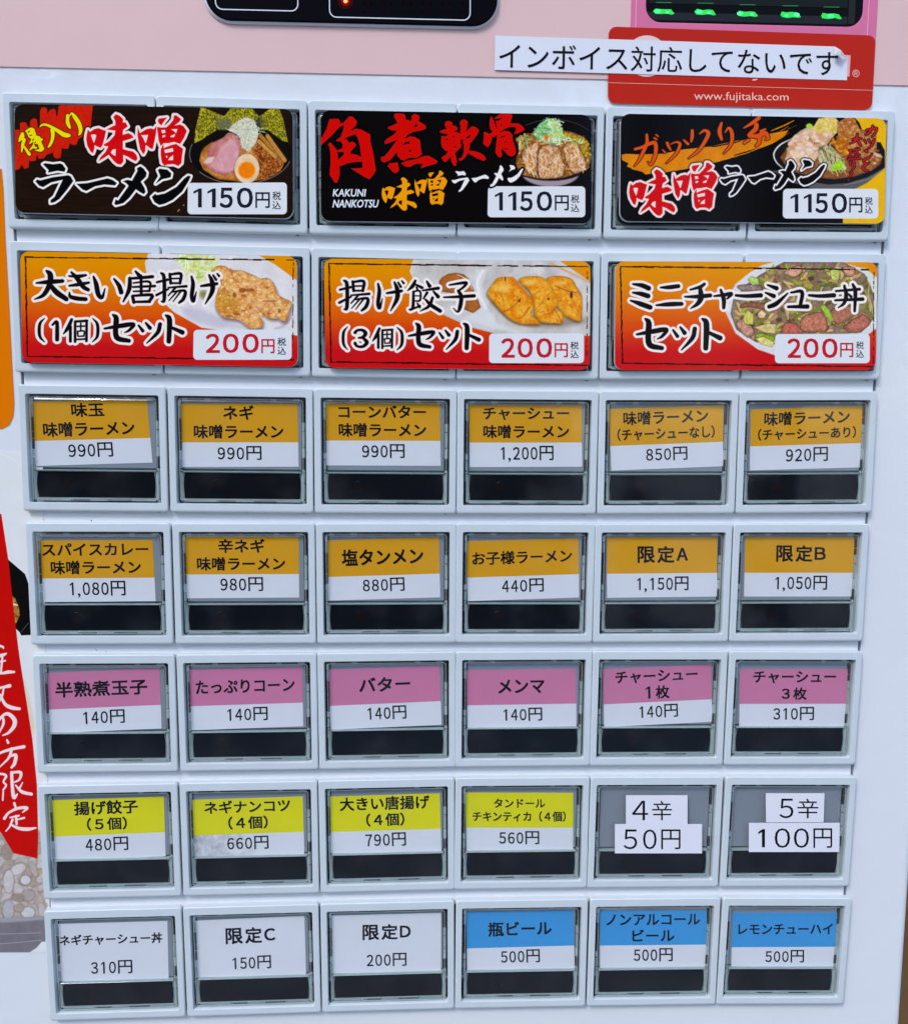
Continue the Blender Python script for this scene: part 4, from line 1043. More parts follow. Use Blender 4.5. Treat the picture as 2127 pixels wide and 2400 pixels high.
        a.draw(tz(q, [('S', [(1660, 250, 6), (1640, 420, 6), (1680, 560, 8), (1690, 640, 6)]), ('S', [(1600, 380, 5), (1650, 500, 6)])]), (186, 180, 96), soft=1.0)
        a.draw(tz(q, [('P', [(1560, 130), (1640, 250), (1700, 420), (1740, 420), (1740, 240), (1600, 130)])]), (204, 208, 216), soft=1.5)
        a.draw(tz('b6', [('P', [(1560, 170), (1660, 170), (1660, 290), (1600, 250)])]), (212, 130, 6), soft=0.8)
        a.blur(3)
        frame_lines(a, 'b6', 133, 210, 1612, 775, 97)
        outlined(a, tz('z14', MINI), *white, 6.0, rough=0.25)
        outlined(a, remap(SE, 'z14', 118, 313, 347, 545) + remap(TT, 'z14', 373, 373, 547, 547) + remap(TO, 'z14', 578, 313, 728, 547), *white, 6.0, rough=0.25)
        price_box(a, 'b6', 1032, 602, 1588, 775)
    return a


# ------------------------------------------------------------------ the machine
mach = empty("ticket_vending_machine", (0, 0, -0.4), "white food ticket vending machine with a pink upper panel, seen close up", "vending machine")


def part(name, me, mats, parent=mach, base=None):
    """Link a part whose mesh is in world metres under a parent at its own location."""
    p = base if base is not None else parent.location
    me.transform(Matrix.Translation(-Vector(p)))
    return link(name, me, parent, mats)


def wbox(mb, x0, x1, y0, y1, z0, z1, m=0, c=0.0):
    return mb.box(x0, x1, y0, y1, z0, z1, m, c)


FY = 2.2                                                       # depth of the steel face, mm
lx = at(*zp('A', 237, 110), FY).x / MM                          # slot beside the insert, left
rx = at(*zp('D', 1480, 190), FY).x / MM                         # and right
edge_a, edge_b = at(*zp('N', 1681, 1100), FY), at(*zp('N', 1612, 2044), FY)
RE = (edge_a.x + edge_b.x) / 2 / MM + 0.5                             # right edge of the machine
pink_z = at(700, 172, FY).z / MM
LEFT, TOP, BOT = -420.0, 420.0, -900.0
i_top, i_bot = at(1000, 300, FY).z / MM, at(1000, 2290, FY).z / MM

# steel face with the opening for the button insert
mb = MB()
outer = [(LEFT, BOT), (RE - 2.5, BOT), (RE - 2.5, pink_z), (LEFT, pink_z)]
x0, x1, z0, z1 = lx - 0.45, rx + 0.45, i_bot - 0.45, i_top + 0.45
mb.add(L([(LEFT, BOT), (x0, BOT), (x0, pink_z), (LEFT, pink_z)], FY), [(0, 1, 2, 3)])
mb.add(L([(x1, BOT), (RE - 2.5, BOT), (RE - 2.5, pink_z), (x1, pink_z)], FY), [(0, 1, 2, 3)])
mb.add(L([(x0, BOT), (x1, BOT), (x1, z0), (x0, z0)], FY), [(0, 1, 2, 3)])
mb.add(L([(x0, z1), (x1, z1), (x1, pink_z), (x0, pink_z)], FY), [(0, 1, 2, 3)])
v, f = loft([L([(x0, z0), (x1, z0), (x1, z1), (x0, z1)], FY), L([(x0, z0), (x1, z0), (x1, z1), (x0, z1)], FY + 3)])
mb.add(v, f)
# rounded right edge running back
prof = [(RE - 2.5, FY)] + [(RE - 2.5 + 2.5 * math.sin(a), FY + 2.5 - 2.5 * math.cos(a)) for a in [math.radians(15 * i) for i in range(1, 7)]] + [(RE, 300)]
vv = [(x * MM, y * MM, z * MM) for z in (BOT, TOP) for x, y in prof]
n = len(prof)
mb.add(vv, [(i, i + 1, n + i + 1, n + i) for i in range(n - 1)])
face = part("front_face", mb.mesh("front_face"), [M_FACE])
# body behind
mb = MB()
mb.box(LEFT, RE - 0.6, FY + 6, 299, BOT + 1, TOP, 0)
part("body", mb.mesh("body"), [M_DARK])
# side trim that shows past the edge as a thin lighter line
mb = MB()
mb.box(RE + 0.05, RE + 1.3, FY + 5, 60, BOT, TOP, 0, 0.3)
part("edge_trim", mb.mesh("edge_trim"), [mat("pink_trim", (0.62, 0.55, 0.64), rough=0.3)])
# pink upper panel (film-covered), with openings for display and coin unit
dl, dr = W('dp', 38, 60, FY), W('dp', 1770, 60, FY)
db = (W('dp', 90, 131, FY).z + W('dp', 1700, 173, FY).z) / 2
cl, cr = W('cn', 46, 60, FY), W('cn', 1611, 60, FY)
mb = MB()
mb.box(LEFT, RE - 2.5, FY - 0.35, FY + 4, pink_z, TOP, 0, 0.15)
part("upper_panel", mb.mesh("upper_panel"), [M_PINK])

# display: black glossy plate with rounded corners and white outlines
disp_top = 0.26
dx0, dx1 = dl.x / MM, dr.x / MM
dz = db / MM
disp = []
mb = MB()
for pad, y in ((0.9, FY - 0.36), (0.9, FY - 0.9), (0.25, FY - 1.3)):
    disp.append(L(rrect(dx0 - pad, dx1 + pad * 0.5, dz - pad * 0.6, 230, 7 + pad, 8), y))
v, f = loft(disp, True)
mb.add(v, f, 0)
display = part("display_surround", mb.mesh("display_surround"), [mat("surround_grey", (0.62, 0.63, 0.68), rough=0.3)])
mb = MB()
v, f = loft([L(rrect(dx0, dx1, dz, 229.5, 7, 8), FY - 1.31), L(rrect(dx0, dx1, dz, 229.5, 7, 8), FY - 1.6), L(rrect(dx0 + 0.3, dx1 - 0.3, dz + 0.3, 229.2, 6.8, 8), FY - 1.7)], True)
mb.add(v, f, 0)
part("display", mb.mesh("display"), [mat("display_black", (0.002, 0.0015, 0.003), rough=0.07, spec=0.03, bump=0.02)])
dlo = display
mb = MB()
for (xa, xb, ya, yb) in ((87, 585, 58, 66), (768, 1613, 104, 122)):
    a, b = W('dp', xa, ya, FY - 1.7), W('dp', xb, yb, FY - 1.7)
    o = rrect(a.x / MM, b.x / MM, (a.z + b.z) / 2 / MM, 215, 2.0, 6)
    i = rrect(a.x / MM + 0.28, b.x / MM - 0.28, (a.z + b.z) / 2 / MM + 0.28, 214.7, 1.75, 6)
    mb.ring(o, i, FY - 1.72, FY - 1.69)
part("display_outline", mb.mesh("display_outline"), [mat("outline_white", (0.75, 0.76, 0.8), rough=0.4)])
# seven-segment digits (unlit) and one lit red point
mb = MB()
for k in range(6):
    cx = 1000 + k * 118
    for seg in ((-26, -60, 26, -60), (-28, -56, -28, 0), (28, -56, 28, 0), (-26, 4, 26, 4), (-28, 6, -28, 62), (28, 6, 28, 62), (-26, 66, 26, 66)):
        p, q_ = W('dp', cx + seg[0], seg[1] + 12, FY - 1.7), W('dp', cx + seg[2], seg[3] + 12, FY - 1.7)
        hw = 0.45
        if abs(p.x - q_.x) > abs(p.z - q_.z):
            mb.box(p.x / MM, q_.x / MM, FY - 1.715, FY - 1.70, p.z / MM - hw, p.z / MM + hw)
        else:
            mb.box(p.x / MM - hw, p.x / MM + hw, FY - 1.715, FY - 1.70, q_.z / MM, p.z / MM)
part("display_digits", mb.mesh("display_digits"), [mat("unlit_segments", (0.004, 0.001, 0.002), rough=0.07, spec=0.03)])
p = W('dp', 866, 4, FY - 1.7)
mb = MB()
v, f = loft([L([(p.x / MM + r * math.cos(t), p.z / MM + r * math.sin(t)) for t in [i * 0.5236 for i in range(12)]], y) for r, y in ((0.55, FY - 1.70), (0.5, FY - 1.78))], True)
mb.add(v, f)
part("display_point", mb.mesh("display_point"), [mat("lit_red", (0.6, 0.02, 0.01), emit=(1.0, 0.10, 0.03), estr=4.0)])
mb = MB()  # halo of the red point, imitated by dim glowing discs around it
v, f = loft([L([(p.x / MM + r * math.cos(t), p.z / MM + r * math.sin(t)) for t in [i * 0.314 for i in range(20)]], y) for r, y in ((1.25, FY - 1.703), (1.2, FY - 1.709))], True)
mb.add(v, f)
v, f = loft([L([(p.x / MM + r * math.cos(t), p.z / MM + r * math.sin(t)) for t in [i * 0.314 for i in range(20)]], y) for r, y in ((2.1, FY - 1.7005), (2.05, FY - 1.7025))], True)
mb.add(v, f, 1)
v, f = [], []
if False:
    pass
mb.add(v, f)
part("display_point_halo", mb.mesh("display_point_halo"), [mat("red_halo", (0.02, 0.001, 0.001), rough=0.2, spec=0.03, emit=(1.0, 0.01, 0.005), estr=0.12), mat("red_halo_outer", (0.006, 0.001, 0.001), rough=0.2, spec=0.03, emit=(1.0, 0.01, 0.005), estr=0.018)])

# coin and note unit: magenta surround, recess with five green lamps
cx0, cx1 = cl.x / MM, cr.x / MM
cz = W('cn', 800, 215, FY).z / MM - 8
wx0, wx1 = W('cn', 146, 60, FY - 1).x / MM, W('cn', 1530, 60, FY - 1).x / MM
wz = (W('cn', 200, 132, FY - 1).z + W('cn', 1460, 168, FY - 1).z) / 2 / MM
mb = MB()
v, f = loft([L(rrect(cx0, cx1, cz, 190, 1.0, 6), FY - 0.36), L(rrect(cx0, cx1, cz, 190, 1.0, 6), FY - 0.5), L(rrect(cx0 + 0.1, cx1 - 0.1, cz + 0.1, 189.9, 0.9, 6), FY - 0.56),
             L(rrect(wx0 - 0.2, wx1 + 0.2, wz - 0.2, 186, 4.5, 6), FY - 0.56), L(rrect(wx0, wx1, wz, 185.6, 4.3, 6), FY - 0.48), L(rrect(wx0, wx1, wz, 185.6, 4.3, 6), FY - 0.38)])
mb.add(v, f)
part("coin_unit_surround", mb.mesh("coin_unit_surround"), [mat("magenta_plastic", paint(196, 106, 156), rough=0.3, spec=0.2)])
mb = MB()
ix0, ix1 = W('cn', 82, 60, FY - 1).x / MM, W('cn', 1567, 60, FY - 1).x / MM
mb.box(ix0, ix0 + 0.16, FY - 0.572, FY - 0.56, cz, 189)
part("surround_line", mb.mesh("surround_line"), [mat("pale_pink_line", paint(232, 168, 206), rough=0.4)])
mb = MB()
mb.box(ix1 - 0.16, ix1, FY - 0.572, FY - 0.56, cz, 189)
part("surround_line", mb.mesh("surround_line"), [MATS["pale_pink_line"]])
# recess box (opening modelled by a dark tray standing 0.4 mm proud of the film)
mb = MB()
mb.add(L(rrect(wx0, wx1, wz, 185.6, 4.3, 6), FY - 0.39), [tuple(range(28))])
part("coin_unit_window", mb.mesh("coin_unit_window"), [mat("recess_black", (0.005, 0.005, 0.006), rough=0.35, spec=0.04)])
zl = lambda y: W('cn', 800, y, FY - 0.5).z / MM
mb = MB()
slope = (W('cn', 1460, 168, FY).z - W('cn', 200, 132, FY).z) / MM / ((W('cn', 1460, 0, FY).x - W('cn', 200, 0, FY).x) / MM)
def tilted(mb, xa, xb, za, zb, y0, y1, m):
    xm = (wx0 + wx1) / 2
    P = [(xa, za + 0 * (xa - xm)), (xb, za + 0 * (xb - xm)), (xb, zb), (xa, zb)]
    v, f = loft([L(P, y1), L(P, y0)], True)
    mb.add(v, f, m)
tilted(mb, wx0 + 0.7, wx1 - 4.4, wz + 0.7, zl(88), FY - 0.41, FY - 0.39, 0)     # lower grey lip
tilted(mb, wx0 + 0.7, wx1 - 4.4, zl(33), wz + 30, FY - 0.46, FY - 0.39, 1)      # upper shutter
tilted(mb, wx1 - 4.1, wx1 - 2.2, wz + 0.9, wz + 30, FY - 0.44, FY - 0.39, 2)
part("coin_shutter", mb.mesh("coin_shutter"), [mat("lip_grey", (0.022, 0.023, 0.028), rough=0.3, spec=0.05), mat("shutter_grey", (0.012, 0.016, 0.016), rough=0.3, spec=0.05), mat("rail_grey", (0.025, 0.022, 0.022), rough=0.3, spec=0.05)])
gm = mat("green_glow", (0.02, 0.5, 0.06), rough=0.2, emit=(0.001, 0.75, 0.03), estr=0.24)
gh = mat("green_core", (0.1, 0.9, 0.3), rough=0.2, emit=(0.03, 1.0, 0.16), estr=0.5)
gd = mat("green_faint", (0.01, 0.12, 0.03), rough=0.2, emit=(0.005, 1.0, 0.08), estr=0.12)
for k, (gx, gy, hot) in enumerate(((258, 72, -40), (522, 76, -38), (790, 86, -48), (1062, 93, 40), (1325, 101, -5))):
    rr = random.Random(90 + k)
    mb = MB()
    pts = [(-66, -2), (-54, -20), (-20, -15), (10, -17), (44, -13), (56, 0), (66, 14), (50, 17), (20, 13), (-20, 17), (-56, 15)]
    w3 = [W('cn', gx + x + rr.uniform(-5, 5), gy + y + rr.uniform(-3, 3), FY - 0.55) for x, y in pts]
    nn_ = len(w3)
    bk = [p + Vector((0, 0.13 * MM, 0)) for p in w3]
    mb.add(w3 + bk, [tuple(reversed(range(nn_)))] + [(i, (i + 1) % nn_, nn_ + (i + 1) % nn_, nn_ + i) for i in range(nn_)], 0)
    hp = [W('cn', gx + hot + 20 * math.cos(t), gy - 2 + 12 * math.sin(t), FY - 0.57) for t in [i * 0.7854 for i in range(8)]]
    mb.add(hp, [tuple(range(8))], 1)
    hp = [W('cn', gx - hot * 0.6 + 12 * math.cos(t), gy + 4 + 8 * math.sin(t), FY - 0.57) for t in [i * 0.7854 for i in range(8)]]
    mb.add(hp, [tuple(range(8))], 1)
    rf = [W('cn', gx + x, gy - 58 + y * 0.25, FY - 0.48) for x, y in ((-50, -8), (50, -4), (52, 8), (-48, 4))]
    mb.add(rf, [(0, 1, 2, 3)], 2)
    part("slot_lamp", mb.mesh("slot_lamp"), [gm, gh, gd])

# ------------------------------------------------------------------ button modules (local mm, front plane y = 0)
def build_bezel():
    ox, oz = 20.86, 18.25
    loops, sm = [], []
    o = lambda d, r, e=0.0: rrect(-ox + d, ox - d, -oz + d + e, oz - d, r, 5)
    loops.append(L(o(0.05, 1.0), FY - 0.02))
    for a in (0, 22, 45, 67, 90):
        t = math.radians(a)
        d = 0.34 * (1 - math.cos(t))
        loops.append(L(o(d, 0.8, 0.5 * (1 - math.cos(t))), 0.45 - 0.45 * math.sin(t)))
    i = lambda d, r: rrect(-18.9 - d, 18.9 + d, -15.8 - d, 15.65 + d, r, 5)
    loops.append(L(i(0.06, 0.6), 0.0))
    loops.append(L(i(0.0, 0.55), 0.06))
    loops.append(L(i(-0.2, 0.5), 3.2))
    v, f = loft(loops)
    n = len(loops[0])
    me = mesh("bezel", v, f, None, False)
    for k, p in enumerate(me.polygons):
        p.use_smooth = 1 <= k // n <= 4
    return me


def build_well():
    mb = MB()
    v, f = loft([L(rrect(-18.5, 18.5, -15.45, 15.35, 0.4, 5), 3.15)], True)
    mb.add(v, f, 0)
    return mb.mesh("well")


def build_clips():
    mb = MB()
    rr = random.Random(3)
    # moulded pads along all edges, some coloured pale or dark as highlights and shadows
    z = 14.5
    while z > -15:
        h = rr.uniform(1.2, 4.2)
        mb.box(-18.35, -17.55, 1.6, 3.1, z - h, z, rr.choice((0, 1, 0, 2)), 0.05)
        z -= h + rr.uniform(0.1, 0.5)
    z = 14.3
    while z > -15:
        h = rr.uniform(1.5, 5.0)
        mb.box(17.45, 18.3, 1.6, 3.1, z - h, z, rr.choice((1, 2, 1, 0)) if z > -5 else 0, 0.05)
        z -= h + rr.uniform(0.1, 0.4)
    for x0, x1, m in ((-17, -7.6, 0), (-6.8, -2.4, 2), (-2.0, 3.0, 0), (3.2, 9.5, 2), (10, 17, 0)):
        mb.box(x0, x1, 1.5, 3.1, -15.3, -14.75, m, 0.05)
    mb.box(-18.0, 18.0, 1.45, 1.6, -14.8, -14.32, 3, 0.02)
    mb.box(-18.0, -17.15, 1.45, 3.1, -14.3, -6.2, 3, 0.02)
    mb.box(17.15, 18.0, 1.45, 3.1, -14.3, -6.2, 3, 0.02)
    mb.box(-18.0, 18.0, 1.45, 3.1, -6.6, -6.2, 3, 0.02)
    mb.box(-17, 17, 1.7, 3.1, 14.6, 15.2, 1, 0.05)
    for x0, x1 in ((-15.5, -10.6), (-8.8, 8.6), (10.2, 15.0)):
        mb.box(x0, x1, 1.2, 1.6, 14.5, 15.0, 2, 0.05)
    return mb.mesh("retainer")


def barrel(x, z0, z1, bul, n=8):
    """Rectangle whose short sides bow outwards."""
    pts = []
    for i in range(n + 1):
        t = i / n
        pts.append((x - bul + bul * math.sin(math.pi * t) - 0.0, z0 + (z1 - z0) * t))
    for i in range(n + 1):
        t = i / n
        pts.append((-x + bul - bul * math.sin(math.pi * t), z1 + (z0 - z1) * t))
    return pts


def build_indicator():
    mb = MB()
    z0, z1 = -14.3, -6.65
    lp = []
    for d, y in ((0, 2.9), (0, 1.6), (0.15, 1.35)):
        lp.append(L(barrel(17.1 - d, z0 + d, z1 - d, 0.38), y))
    v, f = loft(lp, True)
    mb.add(v, f, 0)
    return mb.mesh("indicator_window")


def build_lamp():
    mb = MB()
    v, f = loft([L([(-7.6 + r * math.cos(t), -10.4 + r * math.sin(t)) for t in [i * 0.314 for i in range(20)]], y) for r, y in ((1.75, 1.35), (1.7, 1.32))], True)
    mb.add(v, f)
    return mb.mesh("indicator_lamp")


def build_cross():
    mb = MB()
    for s in (-1, 1):
        a = Vector((8.2 - 1.5, 0, -10.4 - 1.6 * s))
        b = Vector((8.2 + 1.5, 0, -10.4 + 1.6 * s))
        n_ = Vector((0.12 * s, 0, -0.12))
        yy = 1.335 - 0.004 * s
        P = [(a.x + n_.x, a.z + n_.z), (b.x + n_.x, b.z + n_.z), (b.x - n_.x, b.z - n_.z), (a.x - n_.x, a.z - n_.z)]
        mb.add(L(P if s < 0 else P[::-1], yy), [(0, 1, 2, 3)])
    return mb.mesh("cross_mark")


def build_cap():
    """Clear moulding: window over the card, window over the indicator."""
    mb = MB()
    o = lambda d: rrect(-18.0 + d, 18.0 - d, -15.1 + d, 14.9 - d, 0.9, 5)
    v, f = loft([L(o(0), 3.0), L(o(0.1), 1.2), L(o(0.35), 0.8), L(o(0.8), 0.62)], True)
    mb.add(v, f, 0)
    return mb.mesh("cap", False)


def build_rim():
    mb = MB()
    mb.ring(rrect(-18.0, 18.0, -15.1, 14.9, 0.9, 5), rrect(-17.8, 17.8, -14.9, 14.7, 0.7, 5), 0.60, 1.0, 0)
    # bar between card window and indicator window, with a fine second line
    mb.box(-17.4, 17.4, 0.60, 1.4, -6.35, -6.1, 0, 0.08)
    v, f = loft([L(barrel(17.27, -14.45, -6.5, 0.38), 1.5), L(barrel(17.25, -14.43, -6.52, 0.38), 1.3), L(barrel(17.12, -14.31, -6.64, 0.38), 1.3), L(barrel(17.12, -14.31, -6.64, 0.38), 1.5)])
    mb.add(v, f, 0)
    return mb.mesh("cap_rim")


ME_BEZEL, ME_WELL, ME_CLIPS, ME_IND, ME_LAMP, ME_CROSS, ME_CAP, ME_RIM = build_bezel(), build_well(), build_clips(), build_indicator(), build_lamp(), build_cross(), build_cap(), build_rim()
mb = MB()
mb.box(-17.2, 17.3, 1.95, 2.9, -5.6, 14.6, 0, 0.1)
ME_BACK = mb.mesh("backing_plate")

# measured outline corners of each row (x, y at the seven gap lines), top then bottom edges
ROW_T = [[(4.8, 216.7), (361, 222.7), (717.9, 230.6), (1070.6, 238.6), (1418, 246), (1764, 252.9), (2096.4, 260)],
         [(19, 563.9), (371.7, 571), (725.8, 579), (1069.8, 586.9), (1407.5, 590), (1746, 593), (2078.4, 595.4)],
         [(36.4, 901), (386.3, 906.3), (733.7, 911.7), (1069.8, 915.6), (1403.3, 917.9), (1733, 919), (2058, 918)],
         [(55.2, 1226.4), (399.3, 1227.4), (738.3, 1228.5), (1069, 1228.5), (1392.8, 1229.3), (1718, 1229.5), (2036.4, 1229)],
         [(71.9, 1539), (411.7, 1535.5), (744, 1532.8), (1067.7, 1530), (1386, 1528.5), (1704, 1527.7), (2020.5, 1528)],
         [(86.4, 1842), (419.8, 1835.5), (746.4, 1830.8), (1065.7, 1823.9), (1379.7, 1821), (1693, 1821), (2007, 1821)],
         [(100.7, 2137.8), (428.3, 2127), (749.9, 2117.4), (1065.3, 2110.8), (1377.8, 2105.8), (1687.7, 2103), (1994.8, 2105)]]
ROW_B = [[(16.7, 532), (372.6, 538.7), (723.9, 550.7), (1070.6, 554.6), (1411, 560), (1750, 563), (2084, 563.3)],
         [(33.8, 870.8), (385.7, 877), (732.6, 882.7), (1069.8, 889), (1401, 889.9), (1733.2, 888.4), (2064.3, 888.4)],
         [(53, 1197), (399, 1199.5), (737.5, 1201.6), (1069.2, 1202.7), (1397.9, 1203.9), (1721.5, 1202.5), (2043, 1200.7)],
         [(69.9, 1510.5), (410, 1509.5), (743.3, 1507.6), (1069, 1505.7), (1388, 1505.7), (1707.8, 1503.5), (2023.7, 1502.6)],
         [(85.8, 1810), (419.4, 1809), (746.4, 1804), (1067.3, 1797.5), (1383, 1794.4), (1696, 1793.6), (2010, 1793.5)],
         [(97.6, 2110), (425, 2103), (748, 2095), (1065.8, 2087.5), (1376.6, 2083.6), (1687.3, 2080.3), (1995.7, 2079.7)],
         [(114.6, 2394), (434, 2386.8), (751.8, 2377.5), (1065.3, 2367.8), (1374.7, 2362.8), (1682, 2358.2), (1979.2, 2356.4)]]


def centre(r, c):
    P = [at(*ROW_T[r][c]), at(*ROW_T[r][c + 1]), at(*ROW_B[r][c + 1]), at(*ROW_B[r][c])]
    s = (P[0] + P[1] + P[2] + P[3]) / 4
    return Vector((s.x, 0.0, s.z)), math.atan2(((P[1] - P[0]) + (P[2] - P[3])).z, ((P[1] - P[0]) + (P[2] - P[3])).x)


AM, RO, YE, BL, WH = M_AMBER, M_ROSE, M_YELLOW, M_BLUE, None
CY = 1.9                                                       # depth of the card face
